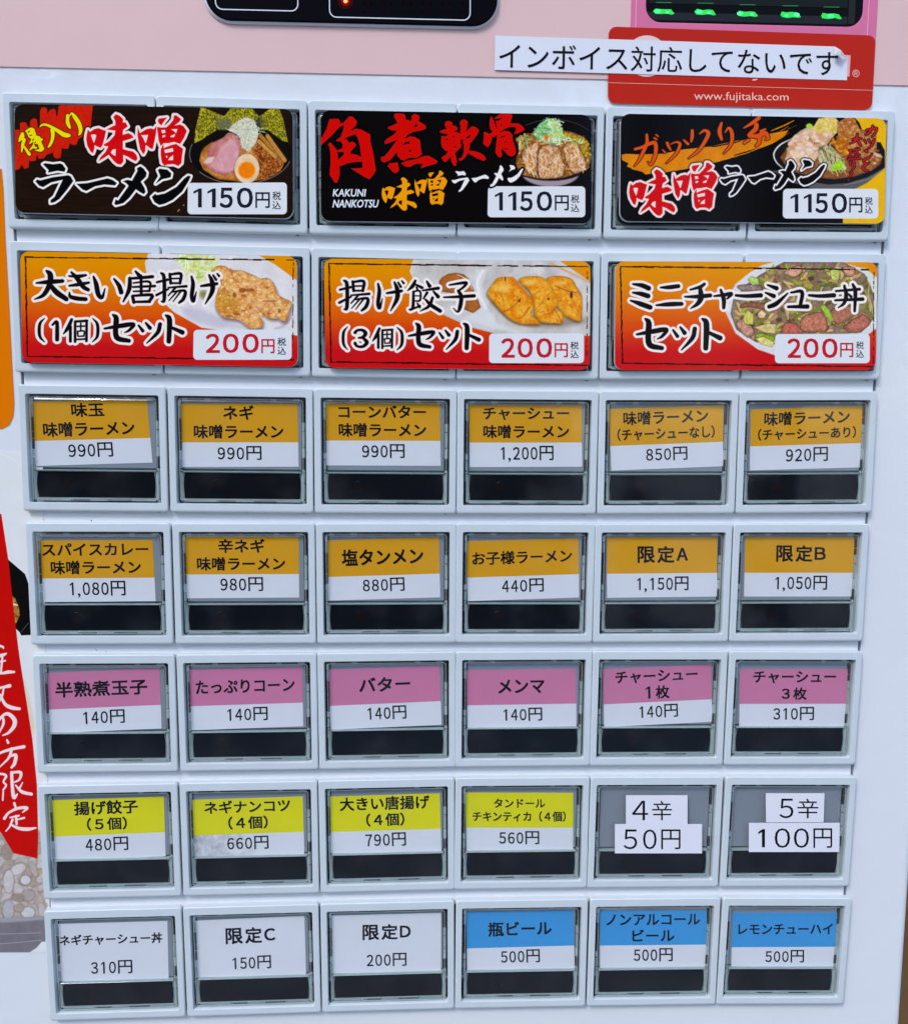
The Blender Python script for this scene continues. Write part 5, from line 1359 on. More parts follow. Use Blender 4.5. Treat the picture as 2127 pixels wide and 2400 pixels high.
# (row, col): window, corners TL TR BR BL, split (None = plain white), colour, [(text, cx, cy, w, h, bold)], label words
B1, B2, TH = 0.032, 0.028, 0.0
CARDS = {
    (2, 0): ('A', [(278, 367), (1558, 340), (1618, 1015), (330, 1052)], .61, AM, [("味玉", 930, 455, 350, 150, B1), ("味噌ラーメン", 942, 655, 970, 158, B1), ("990円", 957, 880, 480, 155, TH)], "amber card for flavoured egg miso ramen, 990 yen"),
    (2, 1): ('B', [(97, 170), (820, 172), (827, 553), (108, 555)], .61, AM, [("ネギ", 462, 225, 185, 88, B1), ("味噌ラーメン", 463, 340, 543, 85, B1), ("990円", 467, 470, 270, 85, TH)], "amber card for leek (ネギ) miso ramen, 990 yen"),
    (2, 2): ('B', [(985, 166), (1682, 167), (1688, 548), (995, 545)], .60, AM, [("コーンバター", 1333, 220, 530, 78, B1), ("味噌ラーメン", 1335, 330, 530, 85, B1), ("990円", 1338, 458, 262, 85, TH)], "amber card for corn butter miso ramen, 990 yen"),
    (2, 3): ('C', [(125, 178), (808, 180), (812, 553), (130, 555)], .605, AM, [("チャーシュー", 472, 232, 522, 76, B1), ("味噌ラーメン", 473, 340, 520, 82, B1), ("1,200円", 473, 470, 330, 88, TH)], "amber card for roast pork miso ramen, 1,200 yen"),
    (2, 4): ('C', [(972, 202), (1665, 178), (1667, 550), (988, 577)], .60, AM, [("味噌ラーメン", 1318, 252, 515, 84, B1), ("（チャーシューなし）", 1320, 350, 590, 76, B2), ("850円", 1322, 475, 255, 82, TH)], "amber card for miso ramen without pork, 850 yen"),
    (2, 5): ('D', [(247, 422), (1370, 382), (1365, 998), (240, 1028)], .605, AM, [("味噌ラーメン", 808, 505, 850, 138, B1), ("（チャーシューあり）", 808, 660, 975, 118, B2), ("920円", 803, 870, 425, 142, TH)], "amber card for miso ramen with pork, 920 yen"),
    (3, 0): ('E', [(278, 228), (1218, 222), (1243, 712), (298, 720)], .615, AM, [("スパイスカレー", 760, 298, 850, 100, B1), ("味噌ラーメン", 765, 442, 720, 110, B1), ("1,080円", 772, 610, 460, 118, TH)], "amber card for spice curry miso ramen, 1,080 yen"),
    (3, 1): ('F', [(122, 125), (827, 126), (830, 493), (135, 498)], .61, AM, [("辛ネギ", 480, 180, 282, 85, B1), ("味噌ラーメン", 478, 288, 535, 82, B1), ("980円", 480, 412, 263, 85, TH)], "amber card for spicy leek miso ramen, 980 yen"),
    (3, 2): ('F', [(988, 147), (1677, 126), (1685, 492), (1003, 512)], .605, AM, [("塩タンメン", 1335, 245, 495, 100, 0.034), ("880円", 1340, 415, 257, 82, TH)], "amber card for salt tanmen, 880 yen"),
    (3, 3): ('G', [(107, 152), (790, 132), (793, 493), (117, 515)], .605, AM, [("お子様ラーメン", 448, 248, 605, 82, B2), ("440円", 450, 420, 257, 82, TH)], "amber card for children's ramen, 440 yen"),
    (3, 4): ('G', [(962, 128), (1630, 126), (1630, 487), (962, 495)], .60, AM, [("限定A", 1300, 232, 305, 102, 0.034), ("1,150円", 1295, 408, 322, 85, TH)], "amber card reading 限定A, 1,150 yen"),
    (3, 5): ('H', [(302, 152), (1128, 153), (1118, 592), (292, 592)], .60, AM, [("限定B", 712, 275, 365, 122, 0.034), ("1,050円", 707, 490, 395, 105, TH)], "amber card reading 限定B, 1,050 yen"),
    (4, 0): ('E', [(333, 1288), (1275, 1250), (1290, 1730), (362, 1770)], .605, RO, [("半熟煮玉子", 808, 1408, 735, 125, 0.034), ("140円", 823, 1637, 345, 110, TH)], "pink card for soft boiled egg topping, 140 yen"),
    (4, 1): ('I', [(155, 130), (848, 112), (855, 472), (167, 497)], .60, RO, [("たっぷりコーン", 503, 228, 600, 82, B1), ("140円", 512, 398, 255, 82, TH)], "pink card for plenty of corn topping, 140 yen"),
    (4, 2): ('I', [(1003, 130), (1682, 103), (1693, 463), (1022, 493)], .60, RO, [("バター", 1348, 217, 310, 88, 0.034), ("140円", 1357, 390, 245, 82, TH)], "pink card for butter topping (バター), 140 yen"),
    (4, 3): ('J', [(110, 133), (775, 122), (777, 472), (117, 483)], .605, RO, [("メンマ", 443, 230, 280, 86, 0.034), ("140円", 447, 400, 245, 80, TH)], "pink card for bamboo shoots (メンマ), 140 yen"),
    (4, 4): ('J', [(937, 127), (1592, 97), (1602, 445), (945, 477)], .605, RO, [("チャーシュー", 1262, 168, 500, 74, B1), ("１枚", 1268, 265, 145, 80, B1), ("140円", 1270, 380, 243, 80, TH)], "pink card for one slice of pork (1枚), 140 yen"),
    (4, 5): ('H', [(262, 1127), (1067, 1127), (1062, 1548), (257, 1550)], .605, RO, [("チャーシュー", 665, 1187, 610, 90, B1), ("３枚", 662, 1308, 185, 92, B1), ("310円", 655, 1455, 305, 98, TH)], "pink card for three slices of pork (3枚), 310 yen"),
    (5, 0): ('K', [(365, 318), (1265, 288), (1280, 750), (387, 788)], .595, YE, [("揚げ餃子", 818, 372, 495, 108, B1), ("（５個）", 826, 498, 310, 100, B1), ("480円", 823, 655, 335, 106, TH)], "yellow card for five fried dumplings, 480 yen"),
    (5, 1): ('L', [(165, 143), (852, 122), (862, 478), (178, 503)], .60, YE, [("ネギナンコツ", 515, 182, 520, 78, B1), ("（４個）", 520, 280, 240, 80, B1), ("660円", 517, 403, 255, 80, TH)], "smudged yellow card for leek cartilage (4 pieces), 660 yen"),
    (5, 2): ('L', [(1010, 123), (1682, 103), (1692, 460), (1023, 480)], .60, YE, [("大きい唐揚げ", 1348, 162, 545, 84, B1), ("（４個）", 1352, 262, 232, 80, B1), ("790円", 1352, 383, 250, 82, TH)], "yellow card for big fried chicken (4 pieces), 790 yen"),
    (5, 3): ('M', [(103, 98), (757, 100), (757, 457), (110, 458)], .59, YE, [("タンドール", 432, 163, 310, 56, B1), ("チキンティカ（４個）", 430, 243, 565, 64, B1), ("560円", 428, 372, 247, 80, TH)], "yellow card for tandoor chicken tikka, 560 yen"),
    (6, 0): ('K', [(413, 1275), (1293, 1250), (1303, 1703), (428, 1732)], None, WH, [("ネギチャーシュー丼", 857, 1390, 795, 84, B1), ("310円", 860, 1607, 325, 104, TH)], "plain white card for leek pork rice bowl, 310 yen"),
    (6, 1): ('O', [(190, 152), (862, 122), (872, 480), (203, 508)], None, WH, [("限定C", 535, 240, 302, 98, 0.034), ("150円", 538, 405, 243, 80, TH)], "plain white card reading 限定C, 150 yen"),
    (6, 2): ('O', [(1025, 120), (1690, 103), (1690, 467), (1030, 482)], None, WH, [("限定D", 1360, 220, 292, 94, 0.034), ("200円", 1358, 388, 245, 80, TH)], "plain white card reading 限定D, 200 yen"),
    (6, 3): ('P', [(107, 100), (757, 88), (767, 443), (115, 465)], .60, BL, [("瓶ビール", 435, 200, 385, 88, 0.034), ("500円", 435, 367, 240, 80, TH)], "blue card for bottled beer (瓶ビール), 500 yen"),
    (6, 4): ('P', [(917, 92), (1567, 90), (1565, 438), (920, 447)], .59, BL, [("ノンアルコール", 1242, 145, 570, 68, B1), ("ビール", 1243, 240, 255, 72, B1), ("500円", 1240, 358, 240, 80, TH)], "blue card for non-alcoholic beer, 500 yen"),
    (6, 5): ('N', [(230, 1127), (1110, 1127), (1103, 1590), (222, 1597)], .605, BL, [("レモンチューハイ", 670, 1262, 780, 88, B1), ("500円", 660, 1487, 325, 104, TH)], "blue card for lemon chuhai, 500 yen"),
}
STRIPS = {  # taped paper strips instead of a card
    (5, 4): ('M', [([(1077, 115), (1450, 115), (1450, 290), (1077, 290)], "４辛", 1235, 207, 240, 118), ([(1010, 290), (1538, 290), (1538, 467), (1010, 467)], "５０円", 1235, 382, 345, 120)], "four-spice (4辛) strip above a fifty yen (50円) strip"),
    (5, 5): ('N', [([(507, 140), (992, 140), (985, 380), (510, 380)], "５辛", 780, 265, 320, 162), ([(368, 385), (1118, 385), (1113, 625), (367, 625)], "１００円", 750, 510, 610, 162)], "five-spice (5辛) strip above a hundred yen (100円) strip"),
}
UNDER = {0: ["miso ramen with extras", "braised cartilage ramen", "hearty-style miso ramen"], 1: ["large fried chicken set", "fried dumpling set", "mini pork bowl set"]}
# white rails of the insert that show between the rows of buttons
_zc = []
for r in range(7):
    cs_ = [centre(r, c)[0].z / MM for c in range(6)]
    _zc.append(sum(cs_) / 6)
_edges = [(i_top, _zc[0] + 16.3)] + [(_zc[r] - 16.3, _zc[r + 1] + 16.3) for r in range(6)] + [(_zc[6] - 16.3, i_bot)]
for k, (za, zb) in enumerate(_edges):
    mb = MB()
    mb.box(lx + 0.35, rx - 0.35, FY, FY + 1.6, zb, za, 0, 0.2)
    part("insert_rail", mb.mesh("insert_rail"), [M_INSERT])

G_BTN = "menu buttons with a card and a black indicator"
G_UND = "button modules half hidden under the large menu plates"


def text_quad(z, cx, cy, w, h, ex, ey, depth):
    """World quad for ink centred on cx, cy with the card's own axes ex, ey (unit, window space)."""
    q = []
    for sx, sy in ((-1, -1), (1, -1), (1, 1), (-1, 1)):
        q.append(W(z, cx + sx * ex[0] * w / 2 + sy * ey[0] * h / 2, cy + sx * ex[1] * w / 2 + sy * ey[1] * h / 2, depth))
    return q


def unit(a, b):
    d = math.hypot(b[0] - a[0], b[1] - a[1])
    return (b[0] - a[0]) / d, (b[1] - a[1]) / d


for r in range(7):
    for c in range(6):
        loc, tilt = centre(r, c)
        if r < 2:
            side = "left" if c % 2 == 0 else "right"
            label = f"white button frame under the {side} half of the {UNDER[r][c // 2]} plate"
            t = empty("menu_button", loc, label, "button", G_UND)
        elif (r, c) in CARDS:
            t = empty("menu_button", loc, "white framed button, " + CARDS[(r, c)][5], "button", G_BTN)
        else:
            t = empty("menu_button", loc, STRIPS[(r, c)][2] + ", on a white framed button", "button", G_BTN)
        t.rotation_euler = (0, -tilt, 0)
        inv = Matrix.Rotation(-tilt, 4, 'Y').inverted() @ Matrix.Translation(-loc)
        link("bezel", ME_BEZEL, t, [M_BEZEL])
        link("well", ME_WELL, t, [M_WELL])
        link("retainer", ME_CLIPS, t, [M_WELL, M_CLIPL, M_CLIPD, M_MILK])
        iw = link("indicator_window", ME_IND, t, [M_BLACKLENS])
        link("indicator_lamp", ME_LAMP, iw, [M_LAMP])
        link("cross_mark", ME_CROSS, iw, [M_CROSS])
        link("backing_plate", ME_BACK, t, [M_BACK])
        link("cap", ME_CAP, t, [M_CAP])
        link("cap_rim", ME_RIM, t, [M_RIM])
        if (r, c) in CARDS:
            z, cs, split, colr, lines, _ = CARDS[(r, c)]
            q = [W(z, *p, CY) for p in cs]
            mb = MB()
            if split is None:
                plate(mb, q, 0.15, 0)
            else:
                ml, mr = q[0].lerp(q[3], split), q[1].lerp(q[2], split)
                plate(mb, [q[0], q[1], mr, ml], 0.15, 1)
                plate(mb, [ml, mr, q[2], q[3]], 0.15, 0)
            me = mb.mesh("menu_card")
            me.transform(inv)
            card = link("menu_card", me, t, [M_PAPER] + ([colr] if colr else []))
            ex = unit(((cs[0][0] + cs[3][0]) / 2, (cs[0][1] + cs[3][1]) / 2), ((cs[1][0] + cs[2][0]) / 2, (cs[1][1] + cs[2][1]) / 2))
            ey = unit(((cs[0][0] + cs[1][0]) / 2, (cs[0][1] + cs[1][1]) / 2), ((cs[3][0] + cs[2][0]) / 2, (cs[3][1] + cs[2][1]) / 2))
            mb = MB()
            for tx, cx_, cy_, w_, h_, bo in lines:
                tq = text_quad(z, cx_, cy_, w_, h_, ex, ey, CY - 0.03)
                if tx == "１枚":
                    boxes(mb, tx, tq, [(0.0, 0.20), (0.42, 1.0)], bo)
                elif tx.startswith("限定"):
                    boxes(mb, tx, tq, [(0, .345), (.39, .73), (.775, 1.0)], bo)
                elif tx[0].isascii() and tx[-1] == "円":
                    price(mb, tx, tq, bo)
                else:
                    lettering(mb, tx, tq, bo)
            me = mb.mesh("card_lettering")
            me.transform(inv)
            link("card_lettering", me, card, [M_INK])
        if (r, c) in STRIPS:
            z, strips, _ = STRIPS[(r, c)]
            for k, (cs, tx, cx_, cy_, w_, h_) in enumerate(strips):
                q = [W(z, *p, 0.42 + 0.02 * k) for p in cs]
                mb = MB()
                plate(mb, q, 0.10, 0)
                me = mb.mesh("paper_strip")
                me.transform(inv)
                ps = link("paper_strip", me, t, [M_PAPER])
                ps["label"] = "small white paper strip reading " + tx
                mb = MB()
                lay = {"４辛": [(0, .40), (.50, 1)], "５辛": [(0, .36), (.46, 1)], "５０円": [(0, .24), (.34, .58), (.66, 1)], "１００円": [(0, .09), (.22, .43), (.48, .685), (.745, 1)]}[tx]
                boxes(mb, tx, text_quad(z, cx_, cy_, w_, h_, (1, 0), (0, 1), 0.39 + 0.02 * k), lay, 0.0)
                me = mb.mesh("strip_lettering")
                me.transform(inv)
                link("strip_lettering", me, ps, [M_INK])
        if (r, c) == (5, 1):                                     # grime on this cap
            rr = random.Random(8)
            mb = MB()
            mb.add([W('L', x, y, CY - 0.045) for x, y in ((176, 356), (640, 344), (640, 478), (180, 500))], [(0, 1, 2, 3)], 1)
            for _ in range(70):
                x, y = 185 + abs(rr.gauss(0, 60)), 420 + rr.random() * 80
                s_, a0 = rr.uniform(0.4, 1.6), rr.uniform(0, 3)
                pts = [W('L', x + math.cos(a0 + i * 1.25) * s_ * rr.uniform(.5, 2.6), y + math.sin(a0 + i * 1.25) * s_ * rr.uniform(.5, 1.3), CY - 0.06 - _ * 0.0004) for i in range(5)]
                mb.add(pts, [(0, 1, 2, 3, 4)])
            me = mb.mesh("grime")
            me.transform(inv)
            gm_ = bpy.data.materials.new("grey_smear")
            gm_.use_nodes = True
            n_, l_ = gm_.node_tree.nodes, gm_.node_tree.links
            pb = n_["Principled BSDF"]
            pb.inputs["Base Color"].default_value = (0.16, 0.12, 0.13, 1)
            pb.inputs["Roughness"].default_value = 0.8
            tcn = n_.new("ShaderNodeTexCoord")
            t1 = n_.new("ShaderNodeTexNoise")
            t1.inputs["Scale"].default_value = 260
            t1.inputs["Detail"].default_value = 8
            t1.inputs["Roughness"].default_value = 0.7
            l_.new(tcn.outputs["Object"], t1.inputs["Vector"])
            sx = n_.new("ShaderNodeSeparateXYZ")
            l_.new(tcn.outputs["Object"], sx.inputs[0])
            m1 = n_.new("ShaderNodeMapRange")
            m1.inputs[1].default_value, m1.inputs[2].default_value, m1.inputs[3].default_value, m1.inputs[4].default_value = -0.017, 0.006, 0.22, -0.06
            l_.new(sx.outputs[0], m1.inputs[0])
            ad = n_.new("ShaderNodeMath")
            ad.operation = 'ADD'
            l_.new(t1.outputs["Fac"], ad.inputs[0])
            l_.new(m1.outputs[0], ad.inputs[1])
            m2 = n_.new("ShaderNodeMapRange")
            m2.inputs[1].default_value, m2.inputs[2].default_value, m2.inputs[3].default_value, m2.inputs[4].default_value = 0.56, 0.90, 0.0, 0.42
            l_.new(ad.outputs[0], m2.inputs[0])
            l_.new(m2.outputs[0], pb.inputs["Alpha"])
            g = link("grime", me, t, [mat("brown_grime", (0.16, 0.13, 0.15), rough=0.7), gm_])
            g["kind"] = "stuff"

# ------------------------------------------------------------------ large printed plates over the upper two rows
BLAB = {1: "dark brown plate with red and black brush lettering 味噌ラーメン and a ramen bowl with egg, 1150円",
        2: "black plate with big red brush lettering 角煮軟骨 and KAKUNI NANKOTSU, 1150円",
        3: "black and yellow plate with orange ガッツリ系 lettering over a heaped ramen bowl, 1150円",
        4: "orange and red plate reading 大きい唐揚げ(1個)セット with fried chicken, 200円",
        5: "orange and red plate reading 揚げ餃子(3個)セット with three dumplings, 200円",
        6: "orange and red plate reading ミニチャーシュー丼セット with a bowl of diced pork, 200円"}
PRICE = {1: ('b1', (1140, 1105, 1490, 1225), (1505, 1132, 1590, 1225), (1605, 1128, 1655, 1178), (1605, 1184, 1655, 1232)),
         2: ('b2', (1155, 1127, 1492, 1243), (1508, 1150, 1590, 1240), (1603, 1148, 1652, 1195), (1603, 1201, 1652, 1248)),
         3: ('b3', (1125, 1127, 1455, 1243), (1468, 1152, 1545, 1240), (1560, 1150, 1605, 1195), (1560, 1199, 1605, 1245)),
         4: ('b4', (1213, 608, 1525, 722), (1540, 640, 1618, 724), (1635, 632, 1685, 680), (1635, 685, 1685, 732)),
         5: ('b5', (1193, 635, 1492, 750), (1507, 664, 1585, 748), (1600, 655, 1648, 701), (1600, 706, 1648, 752)),
         6: ('b6', (1108, 630, 1400, 744), (1415, 656, 1492, 740), (1508, 648, 1553, 692), (1508, 697, 1553, 742))}
M_EDGE = mat("clear_plate_edge", (0.66, 0.68, 0.70), rough=0.2)
BD = -1.5
for k in range(1, 7):
    z, cs = BAN[k]
    q = [W(z, *p, BD) for p in cs]
    ctr = (q[0] + q[1] + q[2] + q[3]) / 4
    t = empty("menu_plate", ctr, BLAB[k], "menu plate", "large printed menu plates over the top two rows of buttons")
    art = art_banner(k)
    am = art_mat("printed_plate_art_%d" % k, art)
    mb = MB()
    uvp = plate(mb, q, 1.4, 0, 1, r=2.6)
    me = mb.mesh("printed_face")
    uvl = me.uv_layers.new(name="UVMap")
    for li in range(me.polygons[0].loop_total):
        vi = me.loops[li].vertex_index
        u, v_ = uvp[vi]
        uvl.data[li].uv = (u, 1 - v_)
    me.transform(Matrix.Translation(-ctr))
    link("printed_face", me, t, [am, M_EDGE])
    mb = MB()
    pz = PRICE[k]
    txt = "1150" if k < 4 else "200"
    for body, bx_, bo in ((txt, pz[1], 0.012), ("円", pz[2], 0.008), ("税", pz[3], 0.006), ("込", pz[4], 0.006)):
        qq = [W(pz[0], bx_[0], bx_[1], BD - 0.03), W(pz[0], bx_[2], bx_[1], BD - 0.03), W(pz[0], bx_[2], bx_[3], BD - 0.03), W(pz[0], bx_[0], bx_[3], BD - 0.03)]
        ink = 0 if (k < 4 or body in "税込") else 1
        if body in FIG:
            boxes(mb, body, qq, FIG[body], 0.034, ink)
        else:
            lettering(mb, body, qq, bo * 2.2, ink)
    me = mb.mesh("price_lettering")
    me.transform(Matrix.Translation(-ctr))
    link("price_lettering", me, t, [mat("navy_ink", (0.012, 0.012, 0.028), rough=0.4, spec=0.06)] + ([M_REDINK] if k > 3 else []))
    if k == 2:
        mb = MB()
        for body, bx_ in (("KAKUNI", (77, 274, 365, 341)), ("NANKOTSU", (77, 368, 476, 438))):
            qq = [W('z7', bx_[0], bx_[1], BD - 0.03), W('z7', bx_[2], bx_[1], BD - 0.03), W('z7', bx_[2], bx_[3], BD - 0.03), W('z7', bx_[0], bx_[3], BD - 0.03)]
            lettering(mb, body, qq, 0.03, 0, slant=0.03)
        me = mb.mesh("name_lettering")
        me.transform(Matrix.Translation(-ctr))
        link("name_lettering", me, t, [M_WHITEINK])

# ------------------------------------------------------------------ maker's red decal and the paper notice
DY = FY - 0.66
q = [W('b3', 65, 153, DY), W('b3', 1624, 206, DY), W('b3', 1600, 641, DY), W('b3', 60, 600, DY)]
ctr = (q[0] + q[2]) / 2
t = empty("maker_decal", ctr, "red rounded decal with a web address, partly behind the white paper notice", "decal")
mb = MB()
plate(mb, q, 0.25, 0, r=2.2)
me = mb.mesh("decal_sheet")
me.transform(Matrix.Translation(-ctr))
link("decal_sheet", me, t, [mat("red_film", paint(172, 32, 16), rough=0.25, spec=0.12, bump=0.03, bscale=500, vary=0.04)])
M_PALE = mat("pale_red_print", paint(226, 176, 172), rough=0.4)
mb = MB()
a, b = W('b3', 66, 482, DY - 0.02), W('b3', 1606, 527, DY - 0.02)
up = Vector((0, 0, 0.11 * MM))
mb.add([a, b, b + up, a + up], [(0, 1, 2, 3)])
qq = [W('b3', 562, 533, DY - 0.02), W('b3', 1114, 541, DY - 0.02), W('b3', 1114, 600, DY - 0.02), W('b3', 562, 596, DY - 0.02)]
lettering(mb, "www.fujitaka.com", qq, 0.002)
lettering(mb, "®", [W('b3', 1486, 405, DY - 0.02), W('b3', 1528, 405, DY - 0.02), W('b3', 1528, 449, DY - 0.02), W('b3', 1486, 449, DY - 0.02)], 0.0)
mb.add([W('b3', *p, DY - 0.02) for p in ((905, 460), (935, 458), (932, 462), (920, 469), (902, 469))], [(0, 1, 2, 3, 4)])
me = mb.mesh("decal_lettering")
me.transform(Matrix.Translation(-ctr))
link("decal_lettering", me, t, [M_PALE])
mb = MB()
mb.add([W('cn', 150 + 133 * math.cos(i * 0.1963), 355 + 132 * math.sin(i * 0.1963), DY - 0.015) for i in range(32)], [tuple(range(32))])
me = mb.mesh("logo_disc")
me.transform(Matrix.Translation(-ctr))
link("logo_disc", me, t, [mat("logo_grey", paint(206, 190, 198), rough=0.4)])
mb = MB()
plate(mb, [W('b3', *p, DY - 0.04) for p in ((1380, 315), (1476, 322), (1469, 446), (1380, 440))], 0.03, 0)
me = mb.mesh("under_strip")
me.transform(Matrix.Translation(-ctr))
link("under_strip", me, t, [mat("translucent_tape", paint(212, 160, 176), rough=0.4)])

NY = DY - 0.13
P = {'TL': W('b2', 1157, 207, NY), 'BL': W('b2', 1153, 410, NY), 'BR': W('b3', 1455, 467, NY), 'F1': W('b3', 1385, 270, NY), 'F2': W('b3', 1457, 338, NY)}
ctr = P['TL'].lerp(P['BR'], 0.5)
t = empty("paper_notice", ctr, "long white paper notice インボイス対応してないです with a curled corner", "notice")
mb = MB()
nx = 24
top, bot = [], []
# top edge from TL to F1, then cut corner to F2, then BR; bottom edge from BL to BR; a slight wave in depth
for i in range(nx + 1):
    s_ = i / nx
    wv = Vector((0, 0.03 * MM * math.sin(s_ * 9.0), 0))
    u = P['TL'].lerp(P['F1'], s_)
    d_ = P['BL'].lerp(P['BR'], s_ * (P['F1'] - P['TL']).length / (P['BR'] - P['BL']).length)
    top.append(u + wv)
    bot.append(d_ + wv)
verts = top + bot
faces = [(i, nx + 1 + i, nx + 2 + i, i + 1) for i in range(nx)]
k0 = len(verts)
verts += [P['F2'], P['BR']]
faces += [(nx, 2 * nx + 1, k0 + 1, k0)]
mb.add(verts, faces, 0)
edge = verts
me = mb.mesh("paper_sheet")
me.transform(Matrix.Translation(-ctr))
o = link("paper_sheet", me, t, [M_PAPER])
sd = o.modifiers.new("thickness", 'SOLIDIFY')
sd.thickness = 0.00006
sd.offset = -1
mb = MB()
ft = [W('b3', 1387, 271, NY - 0.15), W('b3', 1420, 292, NY - 1.6), W('b3', 1455, 338, NY - 0.15), W('b3', 1415, 318, NY - 2.2), W('b3', 1380, 318, NY - 1.6), W('b3', 1400, 295, NY - 2.0)]
mb.add(ft, [(0, 5, 1), (5, 3, 1), (1, 3, 2), (0, 4, 5), (5, 4, 3)])
me = mb.mesh("curled_corner")
me.transform(Matrix.Translation(-ctr))
o = link("curled_corner", me, t, [mat("paper_back", (0.66, 0.63, 0.62), rough=0.6)])
sd = o.modifiers.new("thickness", 'SOLIDIFY')
sd.thickness = 0.0001
mb = MB()
txt = "インボイス対応してないです"
q = [at(1170, 99.5, NY - 0.06), at(1964, 119, NY - 0.06), at(1962, 178, NY - 0.06), at(1169, 160, NY - 0.06)]
lettering(mb, txt, q, 0.004)
me = mb.mesh("notice_lettering")
me.transform(Matrix.Translation(-ctr))
link("notice_lettering", me, t, [M_INK])

# ------------------------------------------------------------------ stickers down the left side
t = empty("orange_panel_sticker", at(0, 700, FY), "glossy orange strip with a rounded lower corner left of the buttons", "sticker")
mb = MB()
pts = [(-160, 380), (3, 395), (7, 440), (12, 560), (20, 700), (27, 840), (33, 945), (31, 975), (22, 995), (5, 1005), (-160, 1012)]
fr = [at(x, y, FY - 0.18) for x, y in pts]
bk = [p + Vector((0, 0.17 * MM, 0)) for p in fr]
n = len(fr)
mb.add(fr + bk, [tuple(range(n))] + [(i, (i + 1) % n, n + (i + 1) % n, n + i) for i in range(n)])
me = mb.mesh("sticker_sheet")
me.transform(Matrix.Translation(-t.location))
link("sticker_sheet", me, t, [mat("orange_film", paint(208, 112, 4), rough=0.12, spec=0.15, bump=0.015, bscale=200)])

pc = [(-200, 1060), (100, 1060), (118, 2233), (-180, 2233)]
art = Art(pc, 560, 2100, (205, 213, 231))
art.img += (noise(art.X / 40, art.Y / 40, 200)[..., None] - 0.5) * 5
art.draw(tz('q1', [('S', [(-60, 105, 3), (20, 110, 3), (120, 150, 3), (180, 195, 3), (230, 260, 3)])]), (212, 222, 236), soft=0.8)
art.draw(tz('q1', [('P', [(60, 1140), (255, 1300), (330, 1500), (330, 1920), (215, 1925), (195, 1890), (150, 1850), (100, 1500)])]), (14, 12, 14))
art.draw(tz('q1', [('P', [(110, 1510), (150, 1545), (190, 1640), (200, 1720), (160, 1800), (120, 1800)])]), mottle((110, 74, 20), (176, 134, 70), 5, 201, 2.2))
art.draw(tz('q1', [('S', [(130, 1605, 10), (175, 1615, 6)])]), (220, 214, 206))
art.draw(tz('q1', [('S', [(212, 1890, 3), (290, 1800, 3)])]), (96, 84, 88))
art.draw(tz('q2', [('P', [(190, 480), (240, 640), (290, 900), (270, 960), (215, 700)])]), (204, 186, 160), soft=6, alpha=0.8)
rice = [(-400, -200), (60, 40), (330, 60), (470, 300), (470, 920), (-400, 925)]
art.draw(tz('q3', [('P', rice)]), mottle((146, 132, 118), (184, 176, 172), 12, 202, 1.5))
rr = random.Random(77)
for _ in range(95):
    gx, gy = rr.uniform(-60, 460), rr.uniform(0, 900)
    ang, ln, wd = rr.uniform(0, 3.14), rr.uniform(40, 92), rr.uniform(34, 56)
    c = rr.choice([(196, 195, 208), (184, 180, 190), (208, 211, 226), (172, 164, 166), (180, 174, 180)])
    st = [(gx - math.cos(ang) * ln, gy - math.sin(ang) * ln, wd * 0.7), (gx, gy, wd), (gx + math.cos(ang) * ln, gy + math.sin(ang) * ln, wd * 0.65)]
    art.draw(tz('q3', [('S', st)]), (112, 98, 88), grow=1.5, soft=3.0, alpha=0.5)
    art.draw(tz('q3', [('S', st)]), mottle(c, tuple(v * 0.88 for v in c), 9, 300 + _), soft=2.6, alpha=0.85)
for gx, gy, rx_, ry_, c in ((80, 520, 55, 130, (190, 190, 204)), (255, 505, 52, 52, (196, 202, 220)), (285, 670, 70, 60, (164, 158, 168)), (80, 830, 62, 105, (172, 174, 194)), (285, 860, 72, 62, (192, 198, 214)), (60, 200, 60, 80, (150, 140, 140)), (180, 700, 60, 40, (150, 140, 140)), (190, 810, 50, 45, (160, 152, 150))):
    art.draw(tz('q3', [('P', ell(gx, gy, rx_, ry_, 9))]), (90, 78, 70), grow=1.6, soft=3.0, alpha=0.5)
    art.draw(tz('q3', [('P', ell(gx, gy, rx_, ry_, 9))]), mottle(c, tuple(v * 0.92 for v in c), 8, 205), soft=1.4)
art.draw(tz('q3', [('P', [(-400, 925), (60, 928), (420, 905), (470, 905), (470, 1180), (430, 1185), (380, 1250), (310, 1300), (-400, 1304)])]), mottle((104, 104, 122), (118, 116, 132), 20, 206))
art.draw(tz('q3', [('S', [(-400, 945, 24), (60, 945, 24), (440, 922, 18)])]), (146, 148, 168), soft=2.5)
art.draw(tz('q3', [('S', [(-400, 1102, 3), (30, 1098, 3), (420, 1084, 3)]), ('S', [(-400, 1220, 3), (30, 1204, 3), (430, 1166, 3)])]), (160, 160, 176))
red = [('P', [zp('px', -250, 1100), zp('q1', 8, 700), zp('q1', 80, 1160), zp('q1', 130, 1620), zp('q1', 180, 2044), zp('q2', 165, 340), zp('q2', 270, 1000), zp('q2', 310, 1400), zp('q3', 392, 30), zp('q3', 382, 272), zp('q3', 125, 212), zp('q3', 8, 10), (-60, 1860), (-250, 1800)])]
art.draw(red, mottle((188, 10, 8), (178, 12, 10), 30, 207))
